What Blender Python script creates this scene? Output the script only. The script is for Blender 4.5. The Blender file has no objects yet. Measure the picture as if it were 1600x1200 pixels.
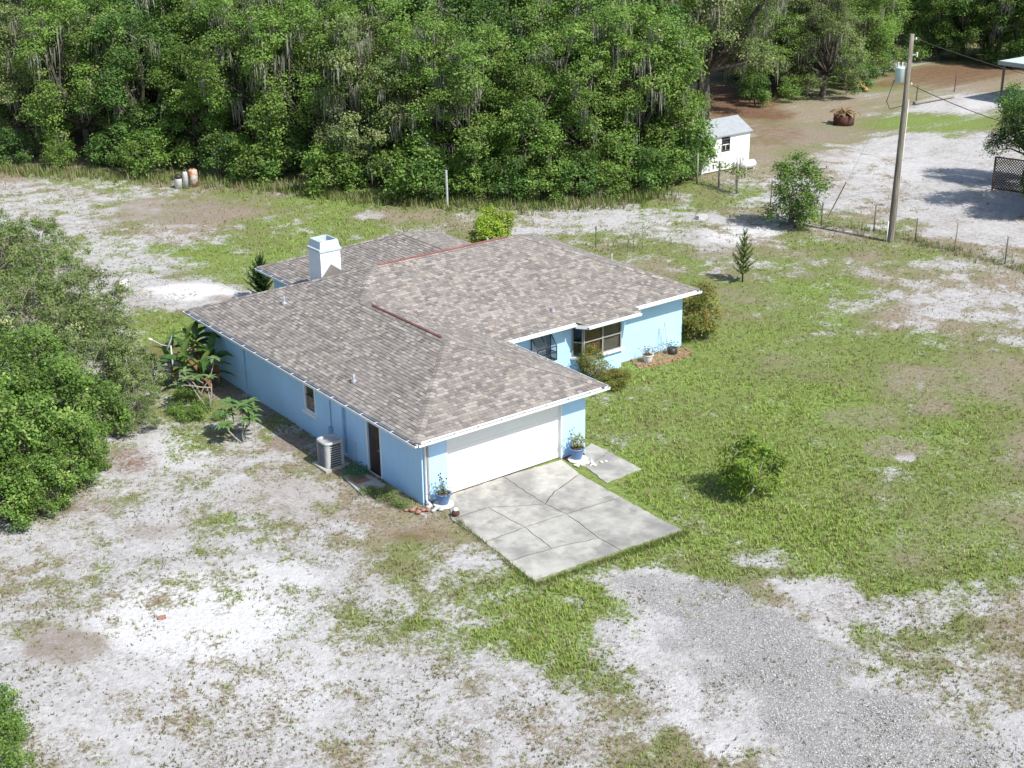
import bpy, math, random
import numpy as np
from mathutils import Vector, Matrix

# ------------------------------------------------------------------ camera, sky, sun, exposure
scene = bpy.context.scene
CAM = np.array([-22.422, -34.990, 20.681])
YAW, PITCH, ROLL, FPX = 0.6413, -0.37796, -0.0130, 2195.7     # focal length in pixels of a 1600 px wide frame
_f = np.array([math.sin(YAW)*math.cos(PITCH), math.cos(YAW)*math.cos(PITCH), math.sin(PITCH)])
_r0 = np.array([math.cos(YAW), -math.sin(YAW), 0.0]); _u0 = np.cross(_r0, _f)
_r = math.cos(ROLL)*_r0 + math.sin(ROLL)*_u0
_u = -math.sin(ROLL)*_r0 + math.cos(ROLL)*_u0
camd = bpy.data.cameras.new("camera"); cam = bpy.data.objects.new("camera", camd)
scene.collection.objects.link(cam)
cam.matrix_world = Matrix(((_r[0], _u[0], -_f[0], CAM[0]), (_r[1], _u[1], -_f[1], CAM[1]), (_r[2], _u[2], -_f[2], CAM[2]), (0, 0, 0, 1)))
camd.sensor_width = 36; camd.lens = FPX/1600*36; camd.clip_start = 0.5; camd.clip_end = 6000
scene.camera = cam
scene.render.resolution_x = 1024; scene.render.resolution_y = 768

SUN = Vector((0.165, -0.80, 1.0)).normalized()                # direction towards the sun
EL = math.asin(SUN.z); AZ = math.atan2(SUN.x, SUN.y)         # azimuth clockwise from +y
world = bpy.data.worlds.new("World"); scene.world = world; world.use_nodes = True
nt = world.node_tree; bg = nt.nodes["Background"]
sky = nt.nodes.new("ShaderNodeTexSky"); sky.sky_type = 'NISHITA'; sky.sun_disc = False
sky.sun_elevation = EL; sky.sun_rotation = AZ; sky.air_density = 1.0; sky.dust_density = 1.5; sky.ozone_density = 1.0
nt.links.new(sky.outputs[0], bg.inputs[0]); bg.inputs[1].default_value = 0.125
sund = bpy.data.lights.new("sun", 'SUN'); sun = bpy.data.objects.new("sun", sund); scene.collection.objects.link(sun)
sund.energy = 4.5; sund.angle = math.radians(0.53); sund.color = (1.0, 0.955, 0.89)
sun.rotation_euler = (-SUN).to_track_quat('-Z', 'Y').to_euler(); sun.location = (0, -30, 60)
vs = scene.view_settings; vs.view_transform = 'Standard'; vs.look = 'None'; vs.gamma = 1; vs.exposure = 0.45; vs.use_curve_mapping = False

# ------------------------------------------------------------------ placing helpers (a photo pixel gives a direction, the ground gives the distance)
def ray(px, py): return _f + _r*(px-800)/FPX - _u*(py-600)/FPX
def G(px, py, z=0.0):
    d = ray(px, py); return CAM + d*((z-CAM[2])/d[2])
def px_of(P):
    d = np.asarray(P, float)-CAM; z = d@_f
    return 800+FPX*(d@_r)/z, 600-FPX*(d@_u)/z, z

col = scene.collection
def link(o): col.objects.link(o); return o
class MB:
    def __init__(s): s.v = []; s.f = []; s.m = []; s.c = []
    def add(s, vs, fs, mi=0, c=None):
        b = len(s.v); s.v += [tuple(map(float, p)) for p in vs]
        for q in fs: s.f.append([b+i for i in q]); s.m.append(mi); s.c.append(c)
        return s
    def box(s, x0, y0, z0, x1, y1, z1, mi=0, c=None):
        v = [(x0,y0,z0),(x1,y0,z0),(x1,y1,z0),(x0,y1,z0),(x0,y0,z1),(x1,y0,z1),(x1,y1,z1),(x0,y1,z1)]
        return s.add(v, [(3,2,1,0),(4,5,6,7),(0,1,5,4),(1,2,6,5),(2,3,7,6),(3,0,4,7)], mi, c)
    def obox(s, o, a, b, c_, mi=0, c=None):                      # corner o and three edge vectors
        o, a, b, c_ = (np.asarray(q, float) for q in (o, a, b, c_))
        if np.dot(np.cross(a, b), c_) < 0: a, b = b, a
        v = [o, o+a, o+a+b, o+b, o+c_, o+a+c_, o+a+b+c_, o+b+c_]
        return s.add(v, [(3,2,1,0),(4,5,6,7),(0,1,5,4),(1,2,6,5),(2,3,7,6),(3,0,4,7)], mi, c)
    def tube(s, pts, rad, n=8, cap=True, mi=0, c=None):
        pts = [np.asarray(p, float) for p in pts]
        if not hasattr(rad, '__len__'): rad = [rad]*len(pts)
        rings = []; vs = []; fs = []; ref = None
        for i, p in enumerate(pts):
            t = pts[min(i+1, len(pts)-1)]-pts[max(i-1, 0)]; t = t/(np.linalg.norm(t)+1e-9)
            if ref is None: ref = np.array([1., 0, 0]) if abs(t[0]) < .8 else np.array([0, 1., 0])
            a = np.cross(t, ref); a /= np.linalg.norm(a)+1e-9; b = np.cross(t, a); ref = np.cross(a, t) if np.linalg.norm(np.cross(a, t)) > 0 else ref
            for k in range(n):
                w = 2*math.pi*k/n; vs.append(p+rad[i]*(math.cos(w)*a+math.sin(w)*b))
        for i in range(len(pts)-1):
            for k in range(n):
                k2 = (k+1) % n; fs.append((i*n+k, i*n+k2, (i+1)*n+k2, (i+1)*n+k))
        if cap: fs.append(tuple(range(n-1, -1, -1))); fs.append(tuple((len(pts)-1)*n+k for k in range(n)))
        return s.add(vs, fs, mi, c)
    def lathe(s, prof, n=20, o=(0,0,0), mi=0, c=None, sq=None):
        vs = []; fs = []
        for r, z in prof:
            for k in range(n):
                w = 2*math.pi*k/n; q = 1.0
                if sq: q = 1/(abs(math.cos(w))**sq+abs(math.sin(w))**sq)**(1/sq)
                vs.append((o[0]+r*q*math.cos(w), o[1]+r*q*math.sin(w), o[2]+z))
        for i in range(len(prof)-1):
            for k in range(n):
                k2 = (k+1) % n; fs.append((i*n+k, i*n+k2, (i+1)*n+k2, (i+1)*n+k))
        if prof[0][0] > 1e-4: fs.append(tuple(range(n-1, -1, -1)))
        if prof[-1][0] > 1e-4: fs.append(tuple((len(prof)-1)*n+k for k in range(n)))
        return s.add(vs, fs, mi, c)
    def prism(s, poly, z0, z1, mi=0, c=None):
        n = len(poly); v = [(p[0], p[1], z0) for p in poly]+[(p[0], p[1], z1) for p in poly]
        ar = sum(poly[i][0]*poly[(i+1) % n][1]-poly[(i+1) % n][0]*poly[i][1] for i in range(n))
        fs = [tuple(range(n-1, -1, -1)), tuple(range(n, 2*n))]+[(i, (i+1) % n, n+(i+1) % n, n+i) for i in range(n)]
        if ar < 0: fs = [tuple(reversed(q)) for q in fs]
        return s.add(v, fs, mi, c)
    def mesh(s, name, mats, smooth=False):
        me = bpy.data.meshes.new(name); me.from_pydata(s.v, [], s.f)
        for m in (mats if isinstance(mats, (list, tuple)) else [mats]): me.materials.append(m)
        me.polygons.foreach_set('material_index', s.m)
        if smooth:
            sm = [len(q) <= 4 for q in s.f]; me.polygons.foreach_set('use_smooth', sm)
        if any(c is not None for c in s.c):
            at = me.attributes.new('Col', 'FLOAT_COLOR', 'FACE')
            a = np.array([(c if c is not None else (1, 1, 1))+(1,) for c in s.c], np.float32); at.data.foreach_set('color', a.ravel())
        me.update(); return me
    def build(s, name, mats, parent=None, smooth=False):
        return part(name, s.mesh(name, mats, smooth), parent)
def part(name, me, parent=None, loc=None):
    o = link(bpy.data.objects.new(name, me))
    if parent is not None: o.parent = parent
    if loc is not None: o.location = loc
    return o
def tag(o, label, cat=None, group=None, kind=None):
    if label: o['label'] = label
    if cat: o['category'] = cat
    if group: o['group'] = group
    if kind: o['kind'] = kind
    return o
def thing(name, label, cat, loc=(0,0,0), rz=0, group=None, sc=1.0):
    o = link(bpy.data.objects.new(name, None)); o.empty_display_size = 0.3
    o.location = loc; o.rotation_euler = (0, 0, rz); o.scale = (sc, sc, sc) if not hasattr(sc, '__len__') else sc
    return tag(o, label, cat, group)
def np_mesh(name, V, F, mats, facecol=None, smooth=False):
    """V (n,3), F (m,k) arrays of equal-size faces"""
    me = bpy.data.meshes.new(name); m, k = F.shape
    me.vertices.add(len(V)); me.vertices.foreach_set('co', np.ascontiguousarray(V, np.float32).ravel())
    me.loops.add(m*k); me.loops.foreach_set('vertex_index', np.ascontiguousarray(F, np.int32).ravel())
    me.polygons.add(m); me.polygons.foreach_set('loop_start', np.arange(0, m*k, k, dtype=np.int32))
    try: me.polygons.foreach_set('loop_total', np.full(m, k, np.int32))
    except Exception: pass
    for q in (mats if isinstance(mats, (list, tuple)) else [mats]): me.materials.append(q)
    if facecol is not None:
        at = me.attributes.new('Col', 'FLOAT_COLOR', 'FACE')
        at.data.foreach_set('color', np.concatenate([facecol, np.ones((m, 1))], 1).astype(np.float32).ravel())
    if smooth: me.polygons.foreach_set('use_smooth', np.ones(m, bool))
    me.update(calc_edges=True); return me

# ------------------------------------------------------------------ noise in numpy
def _hash(ix, iy, seed):
    h = (ix.astype(np.int64)*374761393+iy.astype(np.int64)*668265263+seed*2147483647) & 0xffffffff
    h = ((h ^ (h >> 13))*1274126177) & 0xffffffff
    return ((h ^ (h >> 16)) & 0xffffff)/float(0xffffff)
def vnoise(x, y, seed=0):
    ix = np.floor(x); iy = np.floor(y); fx = x-ix; fy = y-iy
    fx = fx*fx*(3-2*fx); fy = fy*fy*(3-2*fy)
    a = _hash(ix, iy, seed); b = _hash(ix+1, iy, seed); c = _hash(ix, iy+1, seed); d = _hash(ix+1, iy+1, seed)
    return (a*(1-fx)+b*fx)*(1-fy)+(c*(1-fx)+d*fx)*fy
def fbm(x, y, wl, oct=4, seed=0, gain=.55):
    s = 0; a = 1; t = 0; f = 1/wl
    for i in range(oct):
        ca, sa = math.cos(i*1.1), math.sin(i*1.1)
        s = s+a*vnoise((x*ca-y*sa)*f+17.3*i, (x*sa+y*ca)*f-9.1*i, seed+i); t += a; a *= gain; f *= 2.03
    return s/t
def sstep(a, b, x):
    t = np.clip((x-a)/(b-a), 0, 1); return t*t*(3-2*t)

# ------------------------------------------------------------------ materials
def lin(r, g, b): return tuple(((c/255+.055)/1.055)**2.4 if c/255 > .04045 else c/255/12.92 for c in (r, g, b))
class N:                                                          # small node helper
    def __init__(s, name):
        s.m = bpy.data.materials.new(name); s.m.use_nodes = True; s.t = s.m.node_tree
        s.b = s.t.nodes['Principled BSDF']; s.out = s.t.nodes['Material Output']
    def n(s, ty, **kw):
        x = s.t.nodes.new('ShaderNode'+ty)
        for k, v in kw.items():
            if k in x.inputs.keys(): s.inp(x.inputs[k], v)
            else: setattr(x, k, v)
        return x
    def inp(s, sock, v):
        if hasattr(v, 'is_output') or isinstance(v, bpy.types.NodeSocket): s.t.links.new(v, sock)
        elif isinstance(v, tuple) and len(v) == 3 and sock.type == 'RGBA': sock.default_value = v+(1,)
        else: sock.default_value = v
    def noise(s, scale, detail=4, rough=.55, vec=None, dim='3D'):
        x = s.n('TexNoise'); x.inputs['Scale'].default_value = scale; x.inputs['Detail'].default_value = detail; x.inputs['Roughness'].default_value = rough
        s.inp(x.inputs['Vector'], vec if vec is not None else s.pos()); return x.outputs['Fac']
    def pos(s):
        if not hasattr(s, '_p'): s._p = s.n('NewGeometry').outputs['Position']
        return s._p
    def obj(s):
        if not hasattr(s, '_o'): s._o = s.n('TexCoord').outputs['Object']
        return s._o
    def math(s, op, a, b=0.5, clamp=False):
        x = s.n('Math', operation=op); x.use_clamp = clamp; s.inp(x.inputs[0], a); s.inp(x.inputs[1], b); return x.outputs[0]
    def step(s, a, b, x):
        q = s.n('MapRange', interpolation_type='SMOOTHSTEP'); s.inp(q.inputs[0], x); q.inputs[1].default_value = a; q.inputs[2].default_value = b; return q.outputs[0]
    def mix(s, fac, a, b, blend='MIX'):
        x = s.n('Mix', data_type='RGBA', blend_type=blend); s.inp(x.inputs[0], fac); s.inp(x.inputs[6], a); s.inp(x.inputs[7], b); return x.outputs[2]
    def attr(s, name, out='Color'): return s.n('Attribute', attribute_name=name).outputs[out]
    def bump(s, h, strength=.3, dist=.02):
        x = s.n('Bump'); s.inp(x.inputs['Height'], h); x.inputs['Strength'].default_value = strength; x.inputs['Distance'].default_value = dist
        s.inp(s.b.inputs['Normal'], x.outputs[0]); return x
    def done(s, color=None, rough=.7, metal=0, spec=None):
        if color is not None: s.inp(s.b.inputs['Base Color'], color)
        s.inp(s.b.inputs['Roughness'], rough); s.b.inputs['Metallic'].default_value = metal
        if spec is not None: s.b.inputs['Specular IOR Level'].default_value = spec
        return s.m
def simple(name, c, rough=.7, var=.25, scale=6, metal=0, bump=0.15, spec=.4, local=True):
    q = N(name); co = q.obj() if local else q.pos()
    n1 = q.noise(scale, 5, .6, co); n2 = q.noise(scale*7, 3, .6, co)
    f = q.math('MULTIPLY_ADD', n1, .7); q.t.nodes[-1].inputs[2].default_value = 0
    f = q.math('ADD', q.math('MULTIPLY', n1, .65), q.math('MULTIPLY', n2, .35))
    lo = tuple(max(0, x*(1-var)) for x in c); hi = tuple(min(1, x*(1+var)) for x in c)
    cc = q.mix(q.step(.3, .7, f), lo, hi)
    if bump: q.bump(f, bump, .01)
    return q.done(cc, rough, metal, spec)

def leaf_mat(name, tint=(1, 1, 1), trans=.3):
    q = N(name); c = q.attr('Col'); cc = q.mix(1.0, c, tint, 'MULTIPLY')
    q.done(cc, .55, 0, .25)
    tr = q.n('BsdfTranslucent'); c2 = q.mix(1.0, cc, (1.1, 1.25, .5), 'MULTIPLY'); q.inp(tr.inputs[0], c2)
    mx = q.n('MixShader'); mx.inputs[0].default_value = trans
    q.t.links.new(q.b.outputs[0], mx.inputs[1]); q.t.links.new(tr.outputs[0], mx.inputs[2]); q.t.links.new(mx.outputs[0], q.out.inputs[0])
    return q.m

M = {}
M['leaf'] = leaf_mat('leaf'); M['grass'] = leaf_mat('grass_blade', trans=.2)
M['bark'] = simple('bark', (.095, .085, .072), .9, .45, 5, bump=.6, spec=.1)
M['bark_pale'] = simple('bark_pale', (.29, .265, .235), .9, .3, 8, bump=.4, spec=.1)
q = N('spanish_moss'); M['moss'] = q.done(q.mix(q.noise(3, 4), (.16, .165, .135), (.29, .29, .24)), .95, 0, .05)
def wall_mat(name, c):
    q = N(name); p = q.pos(); n1 = q.noise(.7, 5, .6); n2 = q.noise(55, 3, .7)
    sx = q.n('SeparateXYZ'); q.inp(sx.inputs[0], p)
    st = q.n('Mapping'); q.inp(st.inputs[0], p); st.inputs['Scale'].default_value = (3.5, 3.5, .35)
    streak = q.step(.52, .8, q.noise(1.6, 5, .65, st.outputs[0]))
    base = q.mix(q.step(.3, .75, n1), tuple(x*.93 for x in c), tuple(min(1, x*1.04) for x in c))
    base = q.mix(q.math('MULTIPLY', streak, .10), base, (.42, .50, .55))
    low = q.math('MULTIPLY', q.step(.42, .0, q.math('ADD', sx.outputs[2], q.math('MULTIPLY', q.noise(2.2, 5, .7), .5))), .35)   # splash-back dirt with its own ragged edge
    base = q.mix(low, base, (.34, .33, .31))
    q.bump(n2, .35, .006); return q.done(base, .85, 0, .25)
M['wall'] = wall_mat('blue_stucco', (.445, .69, .95))
M['wall_dark'] = simple('blue_door_paint', (.25, .43, .58), .6, .12, 4)
M['white'] = simple('white_paint', (.80, .81, .81), .5, .05, 3, bump=.05)
M['trim'] = simple('white_trim', (.72, .75, .78), .55, .09, 2.5, bump=.05)
M['gdoor'] = simple('garage_door_paint', (.80, .81, .80), .45, .03, 1.2, bump=.03)
M['gutter'] = simple('gutter_metal', (.68, .70, .72), .45, .12, 3, bump=.05)
M['gutter_in'] = simple('gutter_fill', (.075, .075, .075), .9, .5, 9)
M['red'] = simple('red_ridge_metal', (.19, .085, .078), .6, .3, 2.2)
M['vent'] = simple('vent_lead', (.30, .31, .35), .5, .3, 5)
M['dark'] = simple('dark_void', (.02, .02, .022), .8, .3, 5)
M['black'] = simple('black_metal', (.035, .033, .035), .45, .3, 6)
M['bronze'] = simple('bronze_frame', (.10, .095, .085), .5, .2, 6)
M['alum'] = simple('aluminium_frame', (.30, .30, .29), .4, .12, 6)
M['brown_door'] = simple('brown_door', (.045, .032, .028), .5, .3, 3)
M['chimney'] = simple('chimney_paint', (.74, .77, .82), .75, .07, 2)
M['cap'] = simple('chimney_cap_metal', (.50, .60, .66), .45, .12, 4)
M['galv'] = simple('galvanized', (.46, .47, .48), .45, .2, 6)
M['acgrey'] = simple('ac_grey', (.42, .43, .43), .5, .12, 5)
M['acdark'] = simple('ac_coil', (.07, .075, .08), .6, .35, 12)
M['pot'] = simple('blue_pot', (.10, .19, .36), .35, .2, 5)
M['soil'] = simple('soil', (.06, .045, .03), .95, .5, 14)
M['stone_w'] = simple('white_stone', (.66, .65, .62), .8, .18, 9)
M['redbrick'] = simple('red_brick', (.30, .16, .115), .85, .35, 8)
M['joint'] = simple('joint_dirt', (.085, .078, .062), .95, .5, 9)
M['hose'] = simple('green_hose', (.035, .16, .06), .4, .2, 8)
M['rust'] = simple('rust', (.095, .04, .03), .9, .5, 6)
M['dead'] = simple('dead_frond', (.25, .17, .10), .9, .45, 6)
M['wood'] = simple('weathered_wood', (.26, .235, .20), .9, .35, 4)
M['post'] = simple('fence_post', (.12, .11, .10), .8, .4, 6)
M['teal'] = simple('teal_roof', (.50, .57, .54), .5, .1, 2)
M['xfmr'] = simple('transformer_paint', (.42, .55, .56), .45, .1, 4)
M['plank'] = simple('orange_plank', (.42, .26, .11), .8, .2, 5)
M['curtain'] = simple('brown_curtain', (.36, .19, .11), .9, .3, 3)
M['window_backing'] = simple('tan_backing', (.36, .29, .23), .8, .25, 3)
M['shedroof'] = simple('shed_roof', (.30, .325, .345), .6, .12, 3)
q = N('banana_leaf'); M['banana'] = leaf_mat('banana_leaf_', trans=.25)
q = N('pole_wood'); st = q.n('Mapping'); q.inp(st.inputs[0], q.obj()); st.inputs['Scale'].default_value = (9, 9, .5)
w = q.noise(2.2, 6, .65, st.outputs[0]); q.bump(w, .5, .02)
M['pole'] = q.done(q.mix(q.step(.35, .7, w), (.12, .108, .088), (.29, .268, .225)), .9, 0, .1)
q = N('glass'); lw_ = q.n('LayerWeight'); lw_.inputs[0].default_value = .5
fz = q.math('MULTIPLY_ADD', q.math('POWER', lw_.outputs['Facing'], 4.0), .6); q.t.nodes[-1].inputs[2].default_value = .06
tr = q.n('BsdfTransparent'); tr.inputs[0].default_value = (.72, .74, .76, 1); gl = q.n('BsdfGlossy'); gl.inputs['Roughness'].default_value = .03
mx = q.n('MixShader'); q.t.links.new(fz, mx.inputs[0]); q.t.links.new(tr.outputs[0], mx.inputs[1]); q.t.links.new(gl.outputs[0], mx.inputs[2]); q.t.links.new(mx.outputs[0], q.out.inputs[0])
M['glass'] = q.m
q = N('shingle'); c = q.attr('Col'); n1 = q.noise(70, 3, .7); n2 = q.noise(.35, 4, .6)
c2 = q.mix(q.step(.25, .75, n1), q.mix(1.0, c, (.80, .80, .80), 'MULTIPLY'), q.mix(1.0, c, (1.16, 1.16, 1.16), 'MULTIPLY'))
c2 = q.mix(q.math('MULTIPLY', q.step(.45, .7, n2), .4), c2, (.24, .22, .205))
q.bump(n1, .5, .004); M['shingle'] = q.done(c2, .92, 0, .15)
# concrete with its own stains
q = N('concrete'); n1 = q.noise(.42, 7, .68); n2 = q.noise(30, 4, .7); n3 = q.noise(2.3, 5, .7); n4 = q.noise(1.1, 3, .6)
cc = q.mix(q.step(.3, .7, n3), (.37, .365, .335), (.485, .48, .44)); cc = q.mix(q.math('MULTIPLY', q.step(.44, .66, n1), .85), cc, (.22, .218, .21))
cc = q.mix(q.math('MULTIPLY', q.step(.56, .72, n4), .6), cc, (.15, .148, .14))
cc = q.mix(q.math('MULTIPLY', q.step(.4, .8, n2), .22), cc, (.27, .26, .24)); oi = q.n('ObjectInfo'); cc = q.mix(q.math('MULTIPLY', oi.outputs['Random'], .45), cc, q.mix(1.0, cc, (.66, .66, .665), 'MULTIPLY')); q.bump(n2, .25, .004); M['concrete'] = q.done(cc, .9, 0, .2)

# ground: sand, thatch, grass, leaf litter and gravel laid out by attributes on the terrain mesh
q = N('ground'); A = q.n('SeparateColor'); q.inp(A.inputs[0], q.attr('GA')); B = q.n('SeparateColor'); q.inp(B.inputs[0], q.attr('GB'))
aS, aBr, aRed = A.outputs; aL, aG, aW = B.outputs
st = q.n('Mapping'); q.inp(st.inputs[0], q.pos()); 
nA = q.noise(1.7, 7, .68); nB = q.noise(7.5, 6, .7); nC = q.noise(28, 3, .7); nD = q.noise(.5, 4, .6); nE = q.noise(3.4, 6, .72)
fine = q.math('ADD', q.math('MULTIPLY', q.math('SUBTRACT', nA, .5), .75), q.math('ADD', q.math('MULTIPLY', q.math('SUBTRACT', nB, .5), 1.25), q.math('MULTIPLY', q.math('SUBTRACT', nC, .5), .45)))
smask = q.step(.34, .66, q.math('ADD', aS, fine))
sandc = q.mix(q.step(.25, .75, nE), (.36, .355, .35), (.54, .535, .535)); sandc = q.mix(q.math('MULTIPLY', q.step(.50, .68, nB), .40), sandc, (.25, .24, .225))
sandc = q.mix(q.math('MULTIPLY', q.step(.3, 1.0, aW), .8), sandc, q.mix(q.step(.3, .62, nB), (.57, .57, .57), (.73, .732, .735)))
rid = q.math('ABSOLUTE', q.math('SUBTRACT', q.noise(1.9, 5, .62), .5)); rid2 = q.math('ABSOLUTE', q.math('SUBTRACT', q.noise(3.7, 4, .6), .5))
run = q.math('MULTIPLY', q.math('ADD', q.step(.022, .004, rid), q.step(.03, .006, rid2), True), q.math('MULTIPLY', q.step(.45, .6, nD), q.step(1.0, .2, aW)))
sandc = q.mix(q.math('MULTIPLY', run, .75), sandc, (.20, .17, .13))
th = q.mix(q.step(.35, .65, nB), (.20, .165, .115), (.33, .285, .215))                           # dry thatch
gr = q.mix(q.step(.3, .7, nE), (.105, .14, .042), (.215, .255, .085)); gr = q.mix(q.step(.3, .9, aL), gr, q.mix(q.step(.35, .65, nB), (.12, .175, .044), (.24, .315, .09)))
gmask = q.step(.30, .62, q.math('ADD', q.math('MULTIPLY', aL, .68), q.math('ADD', q.math('MULTIPLY', fine, .8), .24)))
veg = q.mix(gmask, th, gr)
dirt = q.mix(q.step(.3, .7, nB), (.19, .155, .125), (.33, .28, .235)); veg2 = q.mix(smask, veg, sandc)
veg3 = q.mix(q.step(.35, .75, q.math('ADD', aBr, q.math('MULTIPLY', fine, .8))), veg2, dirt)
lit = q.mix(q.step(.35, .65, nB), (.07, .04, .027), (.24, .14, .085))  # leaf litter, mottled darker to paint in the grove's dappled shade
veg4 = q.mix(q.step(.35, .75, q.math('ADD', aRed, q.math('MULTIPLY', fine, .9))), veg3, lit)
vo = q.n('TexVoronoi'); vo.inputs['Scale'].default_value = 21; q.inp(vo.inputs['Vector'], q.pos())
gv = q.mix(vo.outputs['Color'], (.20, .20, .205), (.52, .52, .52)); gvn = q.n('SeparateColor'); q.inp(gvn.inputs[0], vo.outputs['Color'])
gv = q.mix(gvn.outputs[0], (.20, .198, .193), (.38, .377, .37)); gv = q.mix(q.math('MULTIPLY', q.step(.38, .68, nE), .4), gv, (.36, .356, .35))
fin = q.mix(q.step(.3, .7, q.math('ADD', aG, q.math('MULTIPLY', fine, .55))), veg4, gv)
hh = q.math('ADD', q.math('ADD', q.math('MULTIPLY', nB, .6), q.math('MULTIPLY', nC, .35)), q.math('MULTIPLY', nE, .6))
q.bump(hh, .9, .10); M['ground'] = q.done(fin, .95, 0, .1)

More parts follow.
